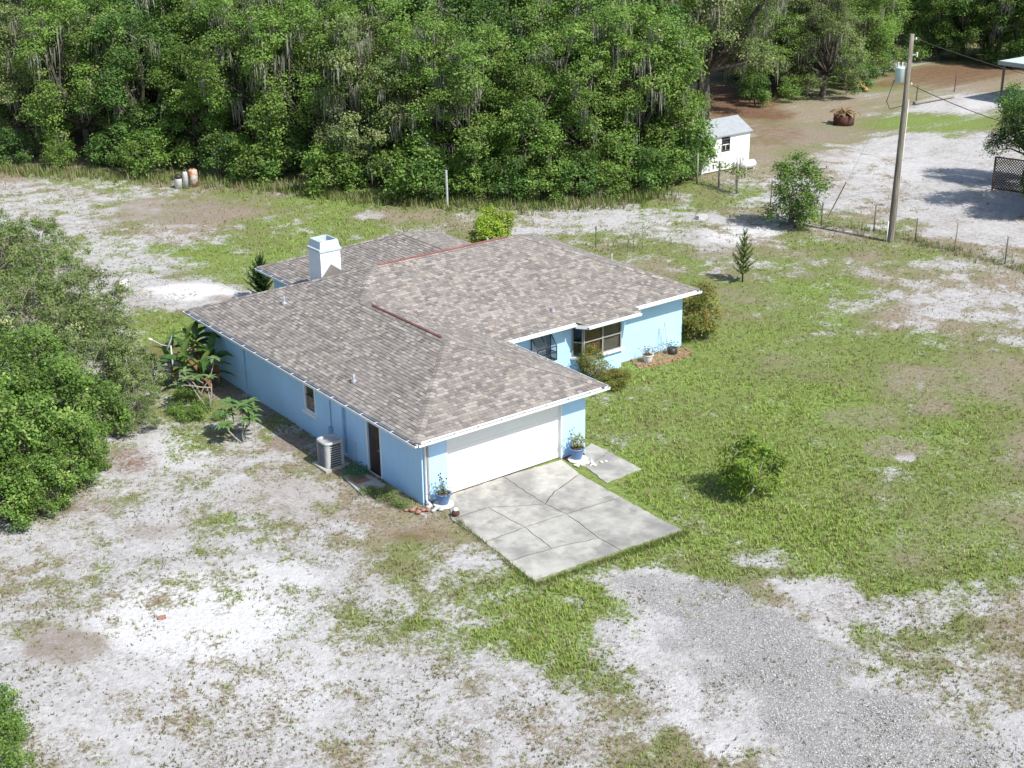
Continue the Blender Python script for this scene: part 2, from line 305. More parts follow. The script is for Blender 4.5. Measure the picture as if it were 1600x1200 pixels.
# ------------------------------------------------------------------ the ground sheet
# patches: channel, centre and half-axes as seen on the photo, then laid on the ground plane as ellipses in metres
PATCH = [ # s sand, b brown dirt, r red-brown litter, l lush green, g gravel, w bare white sand
 # back strip left
 ('s',60,320,200,50,.62),('s',270,385,200,40,.58),('w',55,320,90,30,.3),('w',150,385,130,20,.4),('b',270,330,150,24,.62),('s',480,300,120,14,.30),
 ('s',300,455,112,22,1.1),('w',300,453,92,16,1.0),('b',345,465,30,7,.6),('s',200,455,20,12,.5),('l',300,420,200,18,.45),('l',400,520,260,30,.55),('l',220,520,60,40,.75),
 ('l',480,400,260,60,.6),('s',520,380,220,50,.25),('s',575,337,34,9,.62),('b',590,334,40,8,.5),('l',600,310,200,16,.6),
 ('r',255,545,60,16,.55),
 # back strip right
 ('s',960,340,210,34,.64),('w',1060,350,80,14,.5),('s',820,355,60,14,.62),('w',1160,365,60,15,.75),('s',1230,300,110,36,.62),('w',1180,290,60,14,.5),('s',1130,365,90,18,.7),
 ('l',1010,375,110,16,.45),('l',930,390,70,12,.42),('l',1250,390,90,16,.35),
 ('s',1430,255,170,75,.86),('w',1400,260,110,45,.55),('s',1330,250,80,30,.72),('s',1530,300,120,40,.9),('s',1480,330,90,22,.8),('s',1560,362,90,20,.95),('s',1400,300,50,30,.7),
 ('s',1500,165,70,18,.95),('w',1520,165,45,12,.6),('l',1460,190,90,18,.5),('l',1290,190,70,30,.25),
 ('r',1190,205,80,40,.5),('r',1150,160,110,40,.75),('r',1430,122,200,16,.62),('r',1560,108,120,18,.7),('r',1500,138,120,10,.35),('b',1250,235,100,26,.45),('b',1330,160,120,18,.35),('r',1300,215,100,22,.3),
 ('s',1370,200,36,8,.6),('r',1480,350,80,10,.35),('l',1420,340,70,16,.4),('l',1380,395,120,22,.45),('s',1530,410,90,16,.55),
 ('s',1290,195,120,26,.2),('b',1270,205,110,26,.55),('s',1450,192,120,14,.25),('l',1460,190,100,14,.6),('b',1400,150,90,10,.4),('s',1250,262,70,16,.5),('b',1210,250,80,20,.5),
 # right lawn
 ('s',1480,470,170,50,.56),('w',1520,465,80,18,.35),('b',1400,480,110,30,.38),('s',1200,415,110,24,.42),('b',1150,400,120,20,.35),('b',1520,570,110,36,.38),('l',1350,540,220,50,.55),('l',1200,480,160,40,.5),('s',1560,540,80,30,.45),
 ('l',1080,560,170,70,.72),('l',1020,640,140,70,.95),('l',1230,640,180,60,.72),('l',1180,760,200,70,.85),('l',1420,690,160,50,.8),('l',1500,760,130,50,.72),('l',960,560,60,40,.8),('l',1330,840,200,60,.55),
 ('s',1150,650,330,190,.17),('l',1180,690,360,190,.74),('s',1500,640,200,110,.22),('l',1080,560,120,40,.8),
 ('b',1480,600,130,44,.5),('b',1350,650,90,24,.5),('b',1560,800,90,60,.45),('b',1250,560,80,20,.42),('b',1400,860,80,30,.4),('b',1130,520,60,18,.4),('b',1580,700,60,40,.4),('r',1340,640,60,20,.35),('b',1400,700,60,22,.58),('b',1290,690,40,14,.4),('b',1180,470,120,30,.4),('b',1480,830,90,50,.45),('b',1060,680,20,10,.5),('s',1415,715,16,6,.9),('l',1440,690,60,16,1.0),
 ('s',1190,870,80,24,.44),('s',1270,920,80,28,.72),('w',1250,915,40,14,.4),('s',1370,960,110,30,.72),('s',1540,930,100,40,.42),('s',1500,1040,150,60,.58),('l',1500,1030,150,60,.4),('s',1590,1130,120,70,.52),
 ('l',1330,980,50,18,.6),('l',1100,850,80,22,.9),('l',1500,900,120,40,.5),('l',1420,1000,70,24,.45),
 # left yard
 ('s',250,980,480,330,.80),('s',300,720,190,90,.72),('s',420,840,220,70,.60),('s',120,900,200,80,.62),('s',600,1080,300,200,.74),('w',300,960,180,90,.85),('w',380,1020,330,150,.55),('w',330,740,160,70,.4),('w',420,900,110,40,.7),('w',440,1050,120,60,.6),('w',300,705,90,40,.6),('w',560,1000,60,60,.5),('w',150,1130,200,60,.5),
 ('w',200,760,60,30,.3),('b',100,1010,85,34,.66),('b',60,985,60,24,.5),('b',235,828,70,22,.55),('b',430,770,130,40,.48),('b',520,800,90,26,.5),('b',300,640,60,30,.35),('b',140,1080,60,14,.4),('b',420,1165,70,14,.4),
 ('s',700,780,60,20,.3),('r',650,835,80,22,.50),('r',600,865,70,18,.45),('l',560,850,120,24,.42),('l',620,840,90,20,.30),('l',510,795,24,14,.7),('s',600,900,80,24,.5),('s',735,885,60,26,.72),('s',690,950,160,40,.55),
 ('l',450,880,70,16,.35),('l',700,925,70,20,.45),('s',780,960,300,110,.54),('l',780,960,300,110,.42),('s',890,930,100,30,.36),('l',890,930,100,28,.62),('s',870,1000,120,44,.42),('l',870,1000,120,40,.55),('s',940,1060,90,34,.46),('l',940,1060,90,30,.5),('s',520,925,90,24,.52),('l',600,960,90,22,.45),
 ('s',840,1150,220,70,.58),('s',690,1060,140,70,.62),('s',600,930,120,40,.52),('s',460,890,90,24,.52),('l',960,1130,90,40,.35),('s',330,680,60,24,.45),('l',300,650,70,26,.40),('r',190,720,70,24,.55),('r',140,790,120,24,.45),('l',160,790,90,18,.35),('b',500,740,30,14,.4),
 ('s',100,600,130,60,.6),('s',170,440,110,60,.66),('w',60,470,60,30,.5),('s',130,530,110,50,.55),('l',210,590,50,30,.4),
 ('b',400,640,36,20,.9),('b',450,690,36,18,.9),('b',350,610,36,20,.8),
 # the gravel drive
 ('s',1010,915,90,30,.80),('s',1140,1030,190,100,.82),('s',1330,1110,220,80,.85),('s',1450,1190,260,60,.85),('g',1010,910,75,20,.6),('g',1090,935,100,34,.85),('g',1165,985,110,40,.95),('g',1225,1045,130,50,1.0),('g',1315,1110,150,52,1.0),('g',1420,1180,180,56,1.0),
 ('w',960,930,30,30,.4),('w',1000,1010,30,40,.55),('w',1070,1100,40,60,.6),('w',1130,1180,50,40,.65),('w',1330,985,60,20,.5),('w',1400,1035,60,16,.45),('w',1490,1095,80,16,.45),('w',1570,1150,60,16,.4),('l',1240,1060,110,40,.25),('l',1110,930,110,26,.30)]
TRACKS = [[(1215,1230),(1180,1150),(1165,1095),(1130,1040),(1060,985),(985,930)],[(1130,1230),(1100,1150),(1085,1100),(1040,1040),(960,1000)],[(1640,1150),(1480,1060),(1340,980),(1200,905)],[(1600,375),(1500,335),(1440,290),(1420,250),(1450,215)],[(1600,350),(1520,315),(1470,280),(1455,250)]]
def paint(X, Y):
    ch = {k: np.zeros_like(X) for k in 'sbrlgw'}
    ch['s'] += .30+.25*(fbm(X, Y, 14, 3, 91)-.5); ch['l'] += .30; ch['b'] += .12
    wob = (fbm(X, Y, 3.2, 4, 5)-.5)*1.1
    far = sstep(85, 120, np.hypot(X-20, Y-10)); ch['r'] += .5*far
    for k, cx, cy, rx, ry, amt in PATCH:
        c = G(cx, cy)[:2]; ax = G(cx+rx, cy)[:2]-c; ay = G(cx, cy-min(ry, cy+250))[:2]-c; ay2 = G(cx, cy+ry)[:2]-c
        ay = (ay-ay2)/2; D = np.linalg.inv(np.array([ax, ay]).T)
        a = D[0, 0]*(X-c[0])+D[0, 1]*(Y-c[1]); b = D[1, 0]*(X-c[0])+D[1, 1]*(Y-c[1])
        w = sstep(1.35, .45, np.sqrt(a*a+b*b)+wob)
        if k in 'sl': ch[k] = ch[k]*(1-w)+amt*w
        else: ch[k] = np.maximum(ch[k], amt*w)
        if k == 'l': ch['s'] *= (1-.25*w*min(1, amt))
    for tr in TRACKS:
        Q = [G(*p)[:2] for p in tr]; dm = np.full(X.shape, 9e9)
        for A_, B_ in zip(Q[:-1], Q[1:]):
            e = B_-A_; u = np.clip(((X-A_[0])*e[0]+(Y-A_[1])*e[1])/(e@e), 0, 1); dm = np.minimum(dm, np.hypot(X-A_[0]-u*e[0], Y-A_[1]-u*e[1]))
        w = sstep(.42, .12, dm+wob*.25); ch['w'] = np.maximum(ch['w'], .45*w*(.35+.9*fbm(X, Y, 2.5, 3, 66))); ch['s'] = ch['s']+.15*w; ch['g'] = ch['g']*(1-.35*w)
    n = fbm(X, Y, 1.5, 4, 31)-.5; n2 = fbm(X, Y, .55, 3, 77)-.5
    ch['s'] += n*.72+n2*.6-.03; ch['l'] += (fbm(X, Y, 2.4, 4, 44)-.5)*1.0+(fbm(X, Y, 9, 3, 45)-.5)*.7
    # forest floor litter and shade-loving edge
    return ch
def axis(lo, hi, step, far_lo, far_hi):
    a = list(np.arange(lo, hi+1e-6, step)); s = step; x = lo; pre = []
    while x > far_lo: s *= 1.22; x -= s; pre.append(x)
    s = step; x = hi; post = []
    while x < far_hi: s *= 1.22; x += s; post.append(x)
    return np.array(pre[::-1]+a+post)
gx = axis(-20, 52, .21, -1500, 3000); gy = axis(-24, 50, .21, -1500, 3000)
XX, YY = np.meshgrid(gx, gy); ch = paint(XX, YY)
nx, ny = len(gx), len(gy); idx = np.arange(nx*ny).reshape(ny, nx)
F = np.stack([idx[:-1, :-1], idx[:-1, 1:], idx[1:, 1:], idx[1:, :-1]], -1).reshape(-1, 4)
ZZ = -0.045*fbm(XX, YY, 1.3, 3, 12)                                # shallow hollows, highest points at zero
V = np.stack([XX, YY, ZZ], -1).reshape(-1, 3)
me = np_mesh('ground', V, F, M['ground'], smooth=True)
for nm, ks in (('GA', 'sbr'), ('GB', 'lgw')):
    at = me.attributes.new(nm, 'FLOAT_COLOR', 'POINT')
    at.data.foreach_set('color', np.stack([np.clip(ch[k], 0, 1.5).ravel() for k in ks]+[np.ones(nx*ny)], -1).astype(np.float32).ravel())
tag(part('ground', me), 'sandy ground with patchy grass around the house', kind='structure')

# ------------------------------------------------------------------ the house
Wd, Ln, OV, EV, PT = 6.90, 16.05, .49, 2.51, .37
YE, XR, YB = 5.33, 17.57, 16.54
hd = (YB-YE)/2; zr = EV+PT*hd; gg = Wd/2+OV; zg = EV+PT*gg; yr = YE+hd; xl = -OV+hd; hx = 12.3
wx0, wx1, wy = 4.6, 14.2, 20.1; wxm = (wx0+wx1)/2; zw = EV+PT*(wx1-wx0)/2; wap = wy-(wx1-wx0)/2; wjn = YB-(zw-EV)/PT
rng = random.Random(7); nr = np.random.default_rng(11)
house = thing('house', 'single storey light blue house with brown shingle hip roof', 'house')
roof_deck = MB()
FACES = {  # outline with the eave edge first two points, listed so that the normal points up
 'front_gable': [(-OV,-OV,EV),(Wd+OV,-OV,EV),(Wd/2,Wd/2,zg)],
 'left': [(-OV,YB,EV),(-OV,-OV,EV),(Wd/2,Wd/2,zg),(Wd/2,YE+gg,zg),(xl,yr,zr)],
 'right_wing': [(Wd+OV,-OV,EV),(Wd+OV,YE,EV),(Wd/2,YE+gg,zg),(Wd/2,Wd/2,zg)],
 'front_main': [(Wd+OV,YE,EV),(XR,YE,EV),(hx,yr,zr),(xl,yr,zr),(Wd/2,YE+gg,zg)],
 'right_main': [(XR,YE,EV),(XR,YB,EV),(hx,yr,zr)],
 'back_main': [(XR,YB,EV),(-OV,YB,EV),(xl,yr,zr),(hx,yr,zr)],
 'wing_left': [(wx0,wy,EV),(wx0,YB,EV),(wxm,wjn,zw),(wxm,wap,zw)],
 'wing_right': [(wx1,YB,EV),(wx1,wy,EV),(wxm,wap,zw),(wxm,wjn,zw)],
 'wing_back': [(wx1,wy,EV),(wx0,wy,EV),(wxm,wap,zw)],
}
bz = lambda y: EV+PT*(y-YE)
BAYR = [(11.15,4.97,bz(4.97)),(13.95,4.97,bz(4.97)),(13.95,YE,EV),(10.85,YE,EV)]
FACES['bay'] = BAYR
for k, P in FACES.items(): roof_deck.add(P, [tuple(range(len(P)))])
roof = roof_deck.build('roof', M['shingle'], house)
at = roof.data.attributes.new('Col', 'FLOAT_COLOR', 'FACE'); at.data.foreach_set('color', np.tile(np.array([.2, .18, .165, 1], np.float32), len(FACES)))
TONES = [lin(*c) for c in ((170,160,154),(158,149,143),(140,133,131),(180,170,160),(150,140,133),(128,122,122),(164,150,138),(148,144,143),(188,178,169),(136,127,122))]
TONES = [tuple((.62*x+.38*sum(t)/3*.98+.0)*.79*np.array([.985,.975,.965])[i] for i, x in enumerate(t)) for t in TONES]; _mt = np.mean(TONES, 0); TONES = [tuple(_mt*np.array([.96, .97, .95])+(np.array(t)-_mt)*.8) for t in TONES]
TW = [.13, .16, .19, .23, .27]
EXPO = .13
sh = MB(); proto = {}; n_single = 0
def shingle_verts(u0, u1, t0, t1, v0, v1, lo, hi):
    return [(u0, v0, lo), (u1, v0, lo), (t1, v1, hi), (t0, v1, hi), (u0, v0, 0.0), (u1, v0, 0.0)]
SF = [(0, 1, 2, 3), (4, 5, 1, 0), (4, 0, 3), (5, 2, 1)]
for fname, P in FACES.items():
    P = [np.array(p, float) for p in P]; U = P[1]-P[0]; U /= np.linalg.norm(U)
    nrm = np.cross(P[1]-P[0], P[2]-P[1]); nrm /= np.linalg.norm(nrm); Vv = np.cross(nrm, U)
    L2 = [((p-P[0])@U, (p-P[0])@Vv) for p in P]; vmax = max(v for _, v in L2)
    def span(v):
        xs = []
        for i in range(len(L2)):
            (a, b), (c, d) = L2[i], L2[(i+1) % len(L2)]
            if abs(d-b) < 1e-9:
                continue
            if min(b, d)-1e-9 <= v <= max(b, d)+1e-9: xs.append(a+(c-a)*(v-b)/(d-b))
        return (min(xs), max(xs)) if len(xs) > 1 else None
    nc = int(math.ceil(vmax/EXPO)); start = -.02
    for ci in range(nc):
        v0 = ci*EXPO; v1 = min(v0+EXPO*1.15, vmax); s0 = span(v0+1e-4); s1 = span(v1-1e-4); s1b = span(min(v0+EXPO, vmax)-1e-4)
        if not s0: continue
        if not s1: s1 = s0
        u = s0[0]-rng.random()*.25
        u_end = max(s0[1], s1[1])
        while u < s0[1]:
            wi = rng.randrange(5); w = TW[wi]; a, b = u, u+w-.006; u += w
            ti = rng.randrange(len(TONES)); lo = .016+.012*(ti % 3)/2
            A0, B0 = max(a, s0[0]), min(b, s0[1])
            if B0-A0 < .01: continue
            A1, B1 = min(max(a, s1[0]), s1[1]), max(min(b, s1[1]), s1[0])
            if A0 == a and B0 == b and A1 == a and B1 == b and n_single < 300 and fname in ('front_gable',) and v1-v0 > EXPO*1.1:
                if (wi, ti) not in proto:
                    m_ = MB(); m_.add(shingle_verts(0, w-.006, 0, w-.006, 0, EXPO*1.15, lo, .005), SF, 0, TONES[ti]); proto[(wi, ti)] = m_.mesh('shingle', M['shingle'])
                o = part('shingle', proto[(wi, ti)], roof); org = P[0]+U*a+Vv*v0
                o.matrix_basis = Matrix(((U[0], Vv[0], nrm[0], org[0]), (U[1], Vv[1], nrm[1], org[1]), (U[2], Vv[2], nrm[2], org[2]), (0, 0, 0, 1))); n_single += 1
            else:
                j = .92+.16*rng.random()
                sh.add([P[0]+U*p[0]+Vv*p[1]+nrm*p[2] for p in shingle_verts(A0, B0, A1, B1, v0, v1, lo, .005)], SF, 0, tuple(x*j for x in TONES[ti]))
tag(sh.build('shingle_field', M['shingle'], roof), None, kind='stuff')
# hip and ridge caps
cap = MB()
def caps(a, b, na, nb, w=.15, ex=.16):
    a = np.array(a, float); b = np.array(b, float); d = b-a; L = np.linalg.norm(d); d /= L
    na = np.array(na, float); nb = np.array(nb, float)
    sa = np.cross(na, d); sb = np.cross(nb, d)
    if sa@(sa-sb) < 0: pass
    up = (na+nb); up /= np.linalg.norm(up)
    for i in range(int(L/ex)):
        p = a+d*(i*ex); q = a+d*min(L, (i+1.12)*ex); l0, l1 = .036, .02; t = TONES[rng.randrange(len(TONES))]
        # slope direction of each side: in the face, away from the line
        ea = np.cross(d, na); ea /= np.linalg.norm(ea); eb = np.cross(d, nb); eb /= np.linalg.norm(eb)
        if ea[2] > 0: ea = -ea
        if eb[2] > 0: eb = -eb
        v = [p+up*l0, p+ea*w+na*l0, q+ea*w+na*l1, q+up*l1, p+eb*w+nb*l0, q+eb*w+nb*l1, p+ea*w, p+eb*w, p]
        cap.add(v, [(0, 1, 2, 3), (4, 0, 3, 5), (1, 0, 8, 6), (0, 4, 7, 8)], 0, t)
def fn(k):
    P = [np.array(p, float) for p in FACES[k]]; n = np.cross(P[1]-P[0], P[2]-P[1]); return n/np.linalg.norm(n)
caps((-OV,-OV,EV), (Wd/2,Wd/2,zg), fn('left'), fn('front_gable')); caps((Wd+OV,-OV,EV), (Wd/2,Wd/2,zg), fn('right_wing'), fn('front_gable'))
caps((Wd/2,Wd/2,zg), (Wd/2,YE+gg,zg), fn('left'), fn('right_wing')); caps((Wd/2,YE+gg,zg), (xl,yr,zr), fn('left'), fn('front_main'))
caps((-OV,YB,EV), (xl,yr,zr), fn('left'), fn('back_main')); caps((xl,yr,zr), (hx,yr,zr), fn('front_main'), fn('back_main'))
caps((XR,YE,EV), (hx,yr,zr), fn('front_main'), fn('right_main')); caps((XR,YB,EV), (hx,yr,zr), fn('right_main'), fn('back_main'))
caps((wx0,wy,EV), (wxm,wap,zw), fn('wing_left'), fn('wing_back')); caps((wx1,wy,EV), (wxm,wap,zw), fn('wing_right'), fn('wing_back')); caps((wxm,wap,zw), (wxm,wjn,zw), fn('wing_left'), fn('wing_right'))
tag(cap.build('ridge_cap', M['shingle'], roof), None, kind='stuff')
# red ridge vents
def ridge_vent(a, b, w=.05):
    a = np.array(a, float); b = np.array(b, float); d = (b-a)/np.linalg.norm(b-a); s = np.cross(d, (0, 0, 1))
    m_ = MB(); pr = [(-w, -.03), (-w, .035), (0, .065), (w, .035), (w, -.03)]
    v = [a+s*x+np.array([0, 0, z]) for x, z in pr]+[b+s*x+np.array([0, 0, z]) for x, z in pr]
    m_.add(v, [(0, 1, 6, 5), (1, 2, 7, 6), (2, 3, 8, 7), (3, 4, 9, 8), (4, 3, 2, 1, 0), (5, 6, 7, 8, 9)]); m_.build('ridge_vent', M['red'], roof)
ridge_vent((Wd/2,3.75,zg+.02), (Wd/2,8.35,zg+.02)); ridge_vent((5.35,yr,zr+.02), (11.75,yr,zr+.02))
# vent pipes
def pipe(x, y, z, h, r=.045):
    m_ = MB(); m_.lathe([(r*2.6, -.05), (r*2.4, .05), (r*1.15, .10), (r, .12), (r, h), (r*.7, h), (r*.7, h-.05), (0.0001, h-.05)], 12, (x, y, z)); m_.build('vent_pipe', M['vent'], roof, True)
pipe(1.82, 12.34, EV+PT*(1.82+OV), .32); pipe(.33, 4.65, EV+PT*(.33+OV), .30); pipe(10.39, 6.19, bz(6.19), .16); pipe(12.9, 14.0, EV+PT*(YB-14.0), .25)
vp = G(970, 408, 3.3); pipe(16.2, 9.4, EV+PT*1.2, .45, .04)
# soffit, fascia, gutters
s_ = MB(); zs = EV-.16
s_.box(-OV+.01, -OV+.01, zs, Wd+OV-.01, YE, zs+.02); s_.box(-OV+.01, YE+.001, zs, XR-.01, YB-.01, zs+.02); s_.box(wx0+.01, YB-.009, zs, wx1-.01, wy-.01, zs+.02); s_.prism([(10.9, YE), (11.17, 4.99), (13.93, 4.99), (13.93, YE)], bz(4.97)-.14, bz(4.97)-.12)
s_.build('soffit', M['trim'], roof)
def fascia(a, b, z, h=.15, t=.02):
    a = np.array(a+(z-h,), float); b = np.array(b+(z-h,), float); d = (b-a)/np.linalg.norm(b-a); n = np.cross(d, (0, 0, 1))
    MB().obox(a-n*t, b-a, n*t, (0, 0, h-.004)).build('fascia', M['trim'], roof)
def gutter(a, b, z, w=.14, h=.088, name='gutter'):
    a = np.array(a+(z,), float); b = np.array(b+(z,), float); d = (b-a)/np.linalg.norm(b-a); n = np.cross(d, (0, 0, 1)); L = np.linalg.norm(b-a); up = np.array([0, 0, 1.])
    m_ = MB(); t = .012; o = a+n*.004-up*(h+.03)
    m_.obox(o, b-a, n*w, up*t); m_.obox(o+up*t, b-a, n*t, up*(h-t)); m_.obox(o+n*(w-t)+up*t, b-a, n*t, up*(h-t)); m_.obox(o+n*(w-.004)+up*(h-.022), b-a, n*.016, up*.026)
    m_.obox(o, d*t, n*w, up*h); m_.obox(b+n*.004-up*(h+.03)-d*t, d*t, n*w, up*h)
    g = m_.build(name, M['gutter'], roof)
    MB().obox(o+n*(t+.001)+up*(t+.001)+d*.02, b-a-d*.04, n*(w-2*t-.002), up*.03).build('gutter_fill', M['gutter_in'], g)  # dark strip along the channel floor
    x = .5
    while x < L-.3: MB().obox(o+d*x+up*(h-.012), d*.03, n*w, up*.014).build('gutter_strap', M['gutter'], g); x += .95
fascia((-OV, YB), (-OV, -OV), EV); gutter((-OV, YB+.02), (-OV, -OV-.12), EV)
fascia((-OV, -OV), (Wd+OV, -OV), EV); gutter((-OV-.0, -OV), (Wd+OV+.12, -OV), EV)
fascia((Wd+OV, -OV), (Wd+OV, YE-.02), EV); gutter((Wd+OV, -OV+.01), (Wd+OV, YE-.16), EV)
fascia((Wd+OV, YE), (10.86, YE), EV); gutter((Wd+OV+.14, YE), (10.82, YE), EV)
fascia((13.97, YE), (XR, YE), EV); gutter((14.0, YE), (XR+.02, YE), EV)
fascia((XR, YE), (XR, YB), EV); fascia((XR, YB), (wx1, YB), EV); fascia((wx0, YB), (-OV, YB), EV)
fascia((10.85, YE), (11.15, 4.97), bz(4.97)+.03); fascia((11.15, 4.97), (13.95, 4.97), bz(4.97)); gutter((11.15, 4.97), (13.95, 4.97), bz(4.97), .09); fascia((13.95, 4.97), (13.95, YE), bz(4.97)+.05)
fascia((wx0, wy), (wx0, YB+.01), EV); gutter((wx0, wy), (wx0, YB+.03), EV); fascia((wx1, YB+.01), (wx1, wy), EV); fascia((wx1, wy), (wx0, wy), EV)

# walls with openings, boxes butted end to end
ZT = zs-.002
def wall(name, a, b, th, ops=(), mat='wall', zt=ZT):
    a = np.array(a, float); b = np.array(b, float); L = np.linalg.norm(b-a); d = (b-a)/L; n = np.array([-d[1], d[0]])   # thickness goes to the left of a->b
    us = sorted({0, L}|{o_[0] for o_ in ops}|{o_[1] for o_ in ops}); m_ = MB()
    for u0, u1 in zip(us[:-1], us[1:]):
        z = 0.; hs = sorted((o_[2], o_[3]) for o_ in ops if o_[0] < (u0+u1)/2 < o_[1])
        segs = []
        for z0, z1 in hs:
            if z0 > z+1e-6: segs.append((z, z0))
            z = z1
        if z < zt-1e-6: segs.append((z, zt))
        for z0, z1 in segs:
            p = a+d*u0; m_.obox((p[0], p[1], z0 if z0 > 0 else -.1), (*(d*(u1-u0)), 0), (*(n*th), 0), (0, 0, z1-(z0 if z0 > 0 else -.1)))
    return m_.build(name, M[mat], house)
TH = .2
# left wall, seen in shade: runs from y=Ln to y=0 at x=0
yw = lambda y: Ln-y
wall('wall', (0, Ln), (0, 0), TH, [(yw(7.76), yw(6.94), .88, 2.05), (yw(3.36), yw(2.56), .03, 2.06), (yw(5.08), yw(4.78), .05, 2.02)])
wall('wall', (TH, 0), (Wd-TH, 0), TH, [(.97-TH, 5.85-TH, 0, 2.16)])
wall('wall', (Wd, 0), (Wd, YE+OV), TH)
wall('wall', (Wd, YE+OV), (17.08, YE+OV), TH, [(9.0-Wd, 9.95-Wd, 1.15, 2.12), (11.1-Wd, 13.4-Wd, .9, 2.22)])
wall('wall', (17.08, YE+OV+TH), (17.08, Ln), TH); wall('wall', (17.08-TH, Ln), (TH, Ln), TH)
wall('wall', (5.1, 19.6), (5.1, Ln+TH+.0), TH); wall('wall', (13.7, Ln+TH), (13.7, 19.6), TH); wall('wall', (13.5, 19.6), (5.3, 19.6), TH)
# left window
def window_x(x, y0, y1, z0, z1):                     # window in a wall facing -x
    w_ = MB(); t = .06
    for (a, b, c, d) in ((y0, y0+t, z0, z1), (y1-t, y1, z0, z1), (y0+t, y1-t, z0, z0+t), (y0+t, y1-t, z1-t, z1)): w_.box(x-.018, a, c, x+.1, b, d)
    win = w_.build('window', M['white'], house)
    zm = (z0+z1)/2
    MB().box(x+.03, y0+t, zm-.02, x+.07, y1-t, zm+.02).build('meeting_rail', M['bronze'], win)
    for a, b, dx in ((z0+t, zm-.02, .045), (zm+.02, z1-t, .065)): MB().box(x+dx, y0+t, a, x+dx+.006, y1-t, b).build('pane', M['glass'], win)
    MB().box(x+.12, y0+t, z0+t, x+.13, y1-t, z1-t).build('window_backing', M['acdark'], win)  # dark sheet closing the opening behind the panes
    MB().box(x-.09, y0-.08, z0-.10, x-.001, y1+.08, z0).build('sill', M['white'], win)
window_x(0, 6.94, 7.76, .88, 2.05)
# brown side door
d_ = MB()
for (a, b, c, d) in ((2.49, 2.559, .0, 2.13), (3.361, 3.43, .0, 2.13), (2.559, 3.361, 2.061, 2.13)): d_.box(-.02, a, c+.001, -.001, b, d)
d_.box(-.02, 2.559, .001, .06, 3.361, .03)
door = MB().box(.05, 2.562, .032, .09, 3.358, 2.058).build('door', M['brown_door'], house); tag(door, 'dark brown weathered side door')
d_.build('door_frame', M['white'], door)
for j, (za, zb) in enumerate(((.15, .62), (.74, 1.30), (1.42, 1.92))):
    for ya, yb in ((2.66, 2.92), (3.0, 3.26)): MB().box(.043, ya, za, .049, yb, zb).build('panel', M['brown_door'], door)
MB().lathe([(.03, 0), (.03, .03), (.012, .035), (.012, .05), (.03, .055), (.028, .09), (0.0001, .1)], 10, (0, 0, 0)).build('knob', M['alum'], door, True).matrix_basis = Matrix.Translation((.05, 2.64, 1.0)) @ Matrix.Rotation(-math.pi/2, 4, 'Y')
# blue recessed meter cupboard door
cb = MB().box(.07, 4.782, .052, .11, 5.078, 2.018).build('cupboard_door', M['wall_dark'], house)
MB().box(.058, 4.86, 1.0, .069, 4.90, 1.14).build('handle', M['alum'], cb)
# conduits and boxes on the side wall
def slim_tube(pts, r=.016, m='wall'): return MB().tube(pts, r, 8).build('slim_tube', M[m], house, True)
slim_tube([(-.03, 12.45, zs), (-.03, 12.45, .30), (-.03, 12.38, .25)], .018, 'wall_dark'); c_ = slim_tube([(-.03, 5.83, zs), (-.03, 5.83, .1)], .02, 'wall_dark')
MB().box(-.11, 5.74, .55, -.001, 5.92, .82).build('junction_box', M['wall_dark'], house); MB().box(-.08, 5.34, .35, -.001, 5.46, .65).build('junction_box', M['wall'], house)
MB().tube([(-.02, 6.4, .12), (-.12, 6.4, .12)], .03, 8).build('wall_pipe', M['white'], house, True)
MB().tube([(-.06, 4.15, .05), (-.06, 4.15, .75), (-.0, 4.15, .78)], .015, 8).build('spigot', M['galv'], house, True)
def flood(y, z):
    f_ = MB().lathe([(.06, 0), (.06, .025), (0.0001, .03)], 12).build('flood_light', M['white'], house); f_.matrix_basis = Matrix.Translation((-.001, y, z)) @ Matrix.Rotation(-math.pi/2, 4, 'Y')
    for s in (-1, 1):
        l = MB().lathe([(.012, 0), (.02, .05), (.05, .09), (.055, .13), (.045, .13), (0.0001, .12)], 12).build('lamp_head', M['white'], f_, True)
        l.matrix_basis = Matrix.Translation((0, s*.04, .02)) @ Matrix.Rotation(s*-.9, 4, 'X') @ Matrix.Rotation(.5, 4, 'Y')
flood(4.02, 2.02); flood(.85, 1.98)
# downspouts
def downspout(x, y, zt=2.4):
    m_ = MB(); m_.tube([(x-.02, y-.36, zt), (x-.02, y-.34, zt-.06), (x, y-.06, zt-.28), (x, y-.055, .22), (x, y-.10, .12), (x, y-.35, .05)], .045, 8); m_.build('downspout', M['gutter'], house, True)
downspout(.10, 0.0); MB().box(.19, -.045, .02, .25, -.001, 2.28).build('corner_pipe', M['alum'], house)
# garage door: four sections in a recess
gd = thing('garage_door', None, None); gd.parent = house
for i in range(4):
    z0 = .015+i*.535
    se = MB().box(.973, .115, z0, 5.847, .155, z0+.528).build('door_section', M['gdoor'], gd)
MB().box(.973, .11, .003, 5.847, .16, .014).build('bottom_seal', M['black'], gd)
j = MB(); j.box(.972, -.012, 0.003, 1.0, .114, 2.158); j.box(5.80, -.012, .003, 5.848, .114, 2.158); j.box(1.0, -.012, 2.12, 5.80, .114, 2.158); j.build('door_jamb', M['trim'], gd)
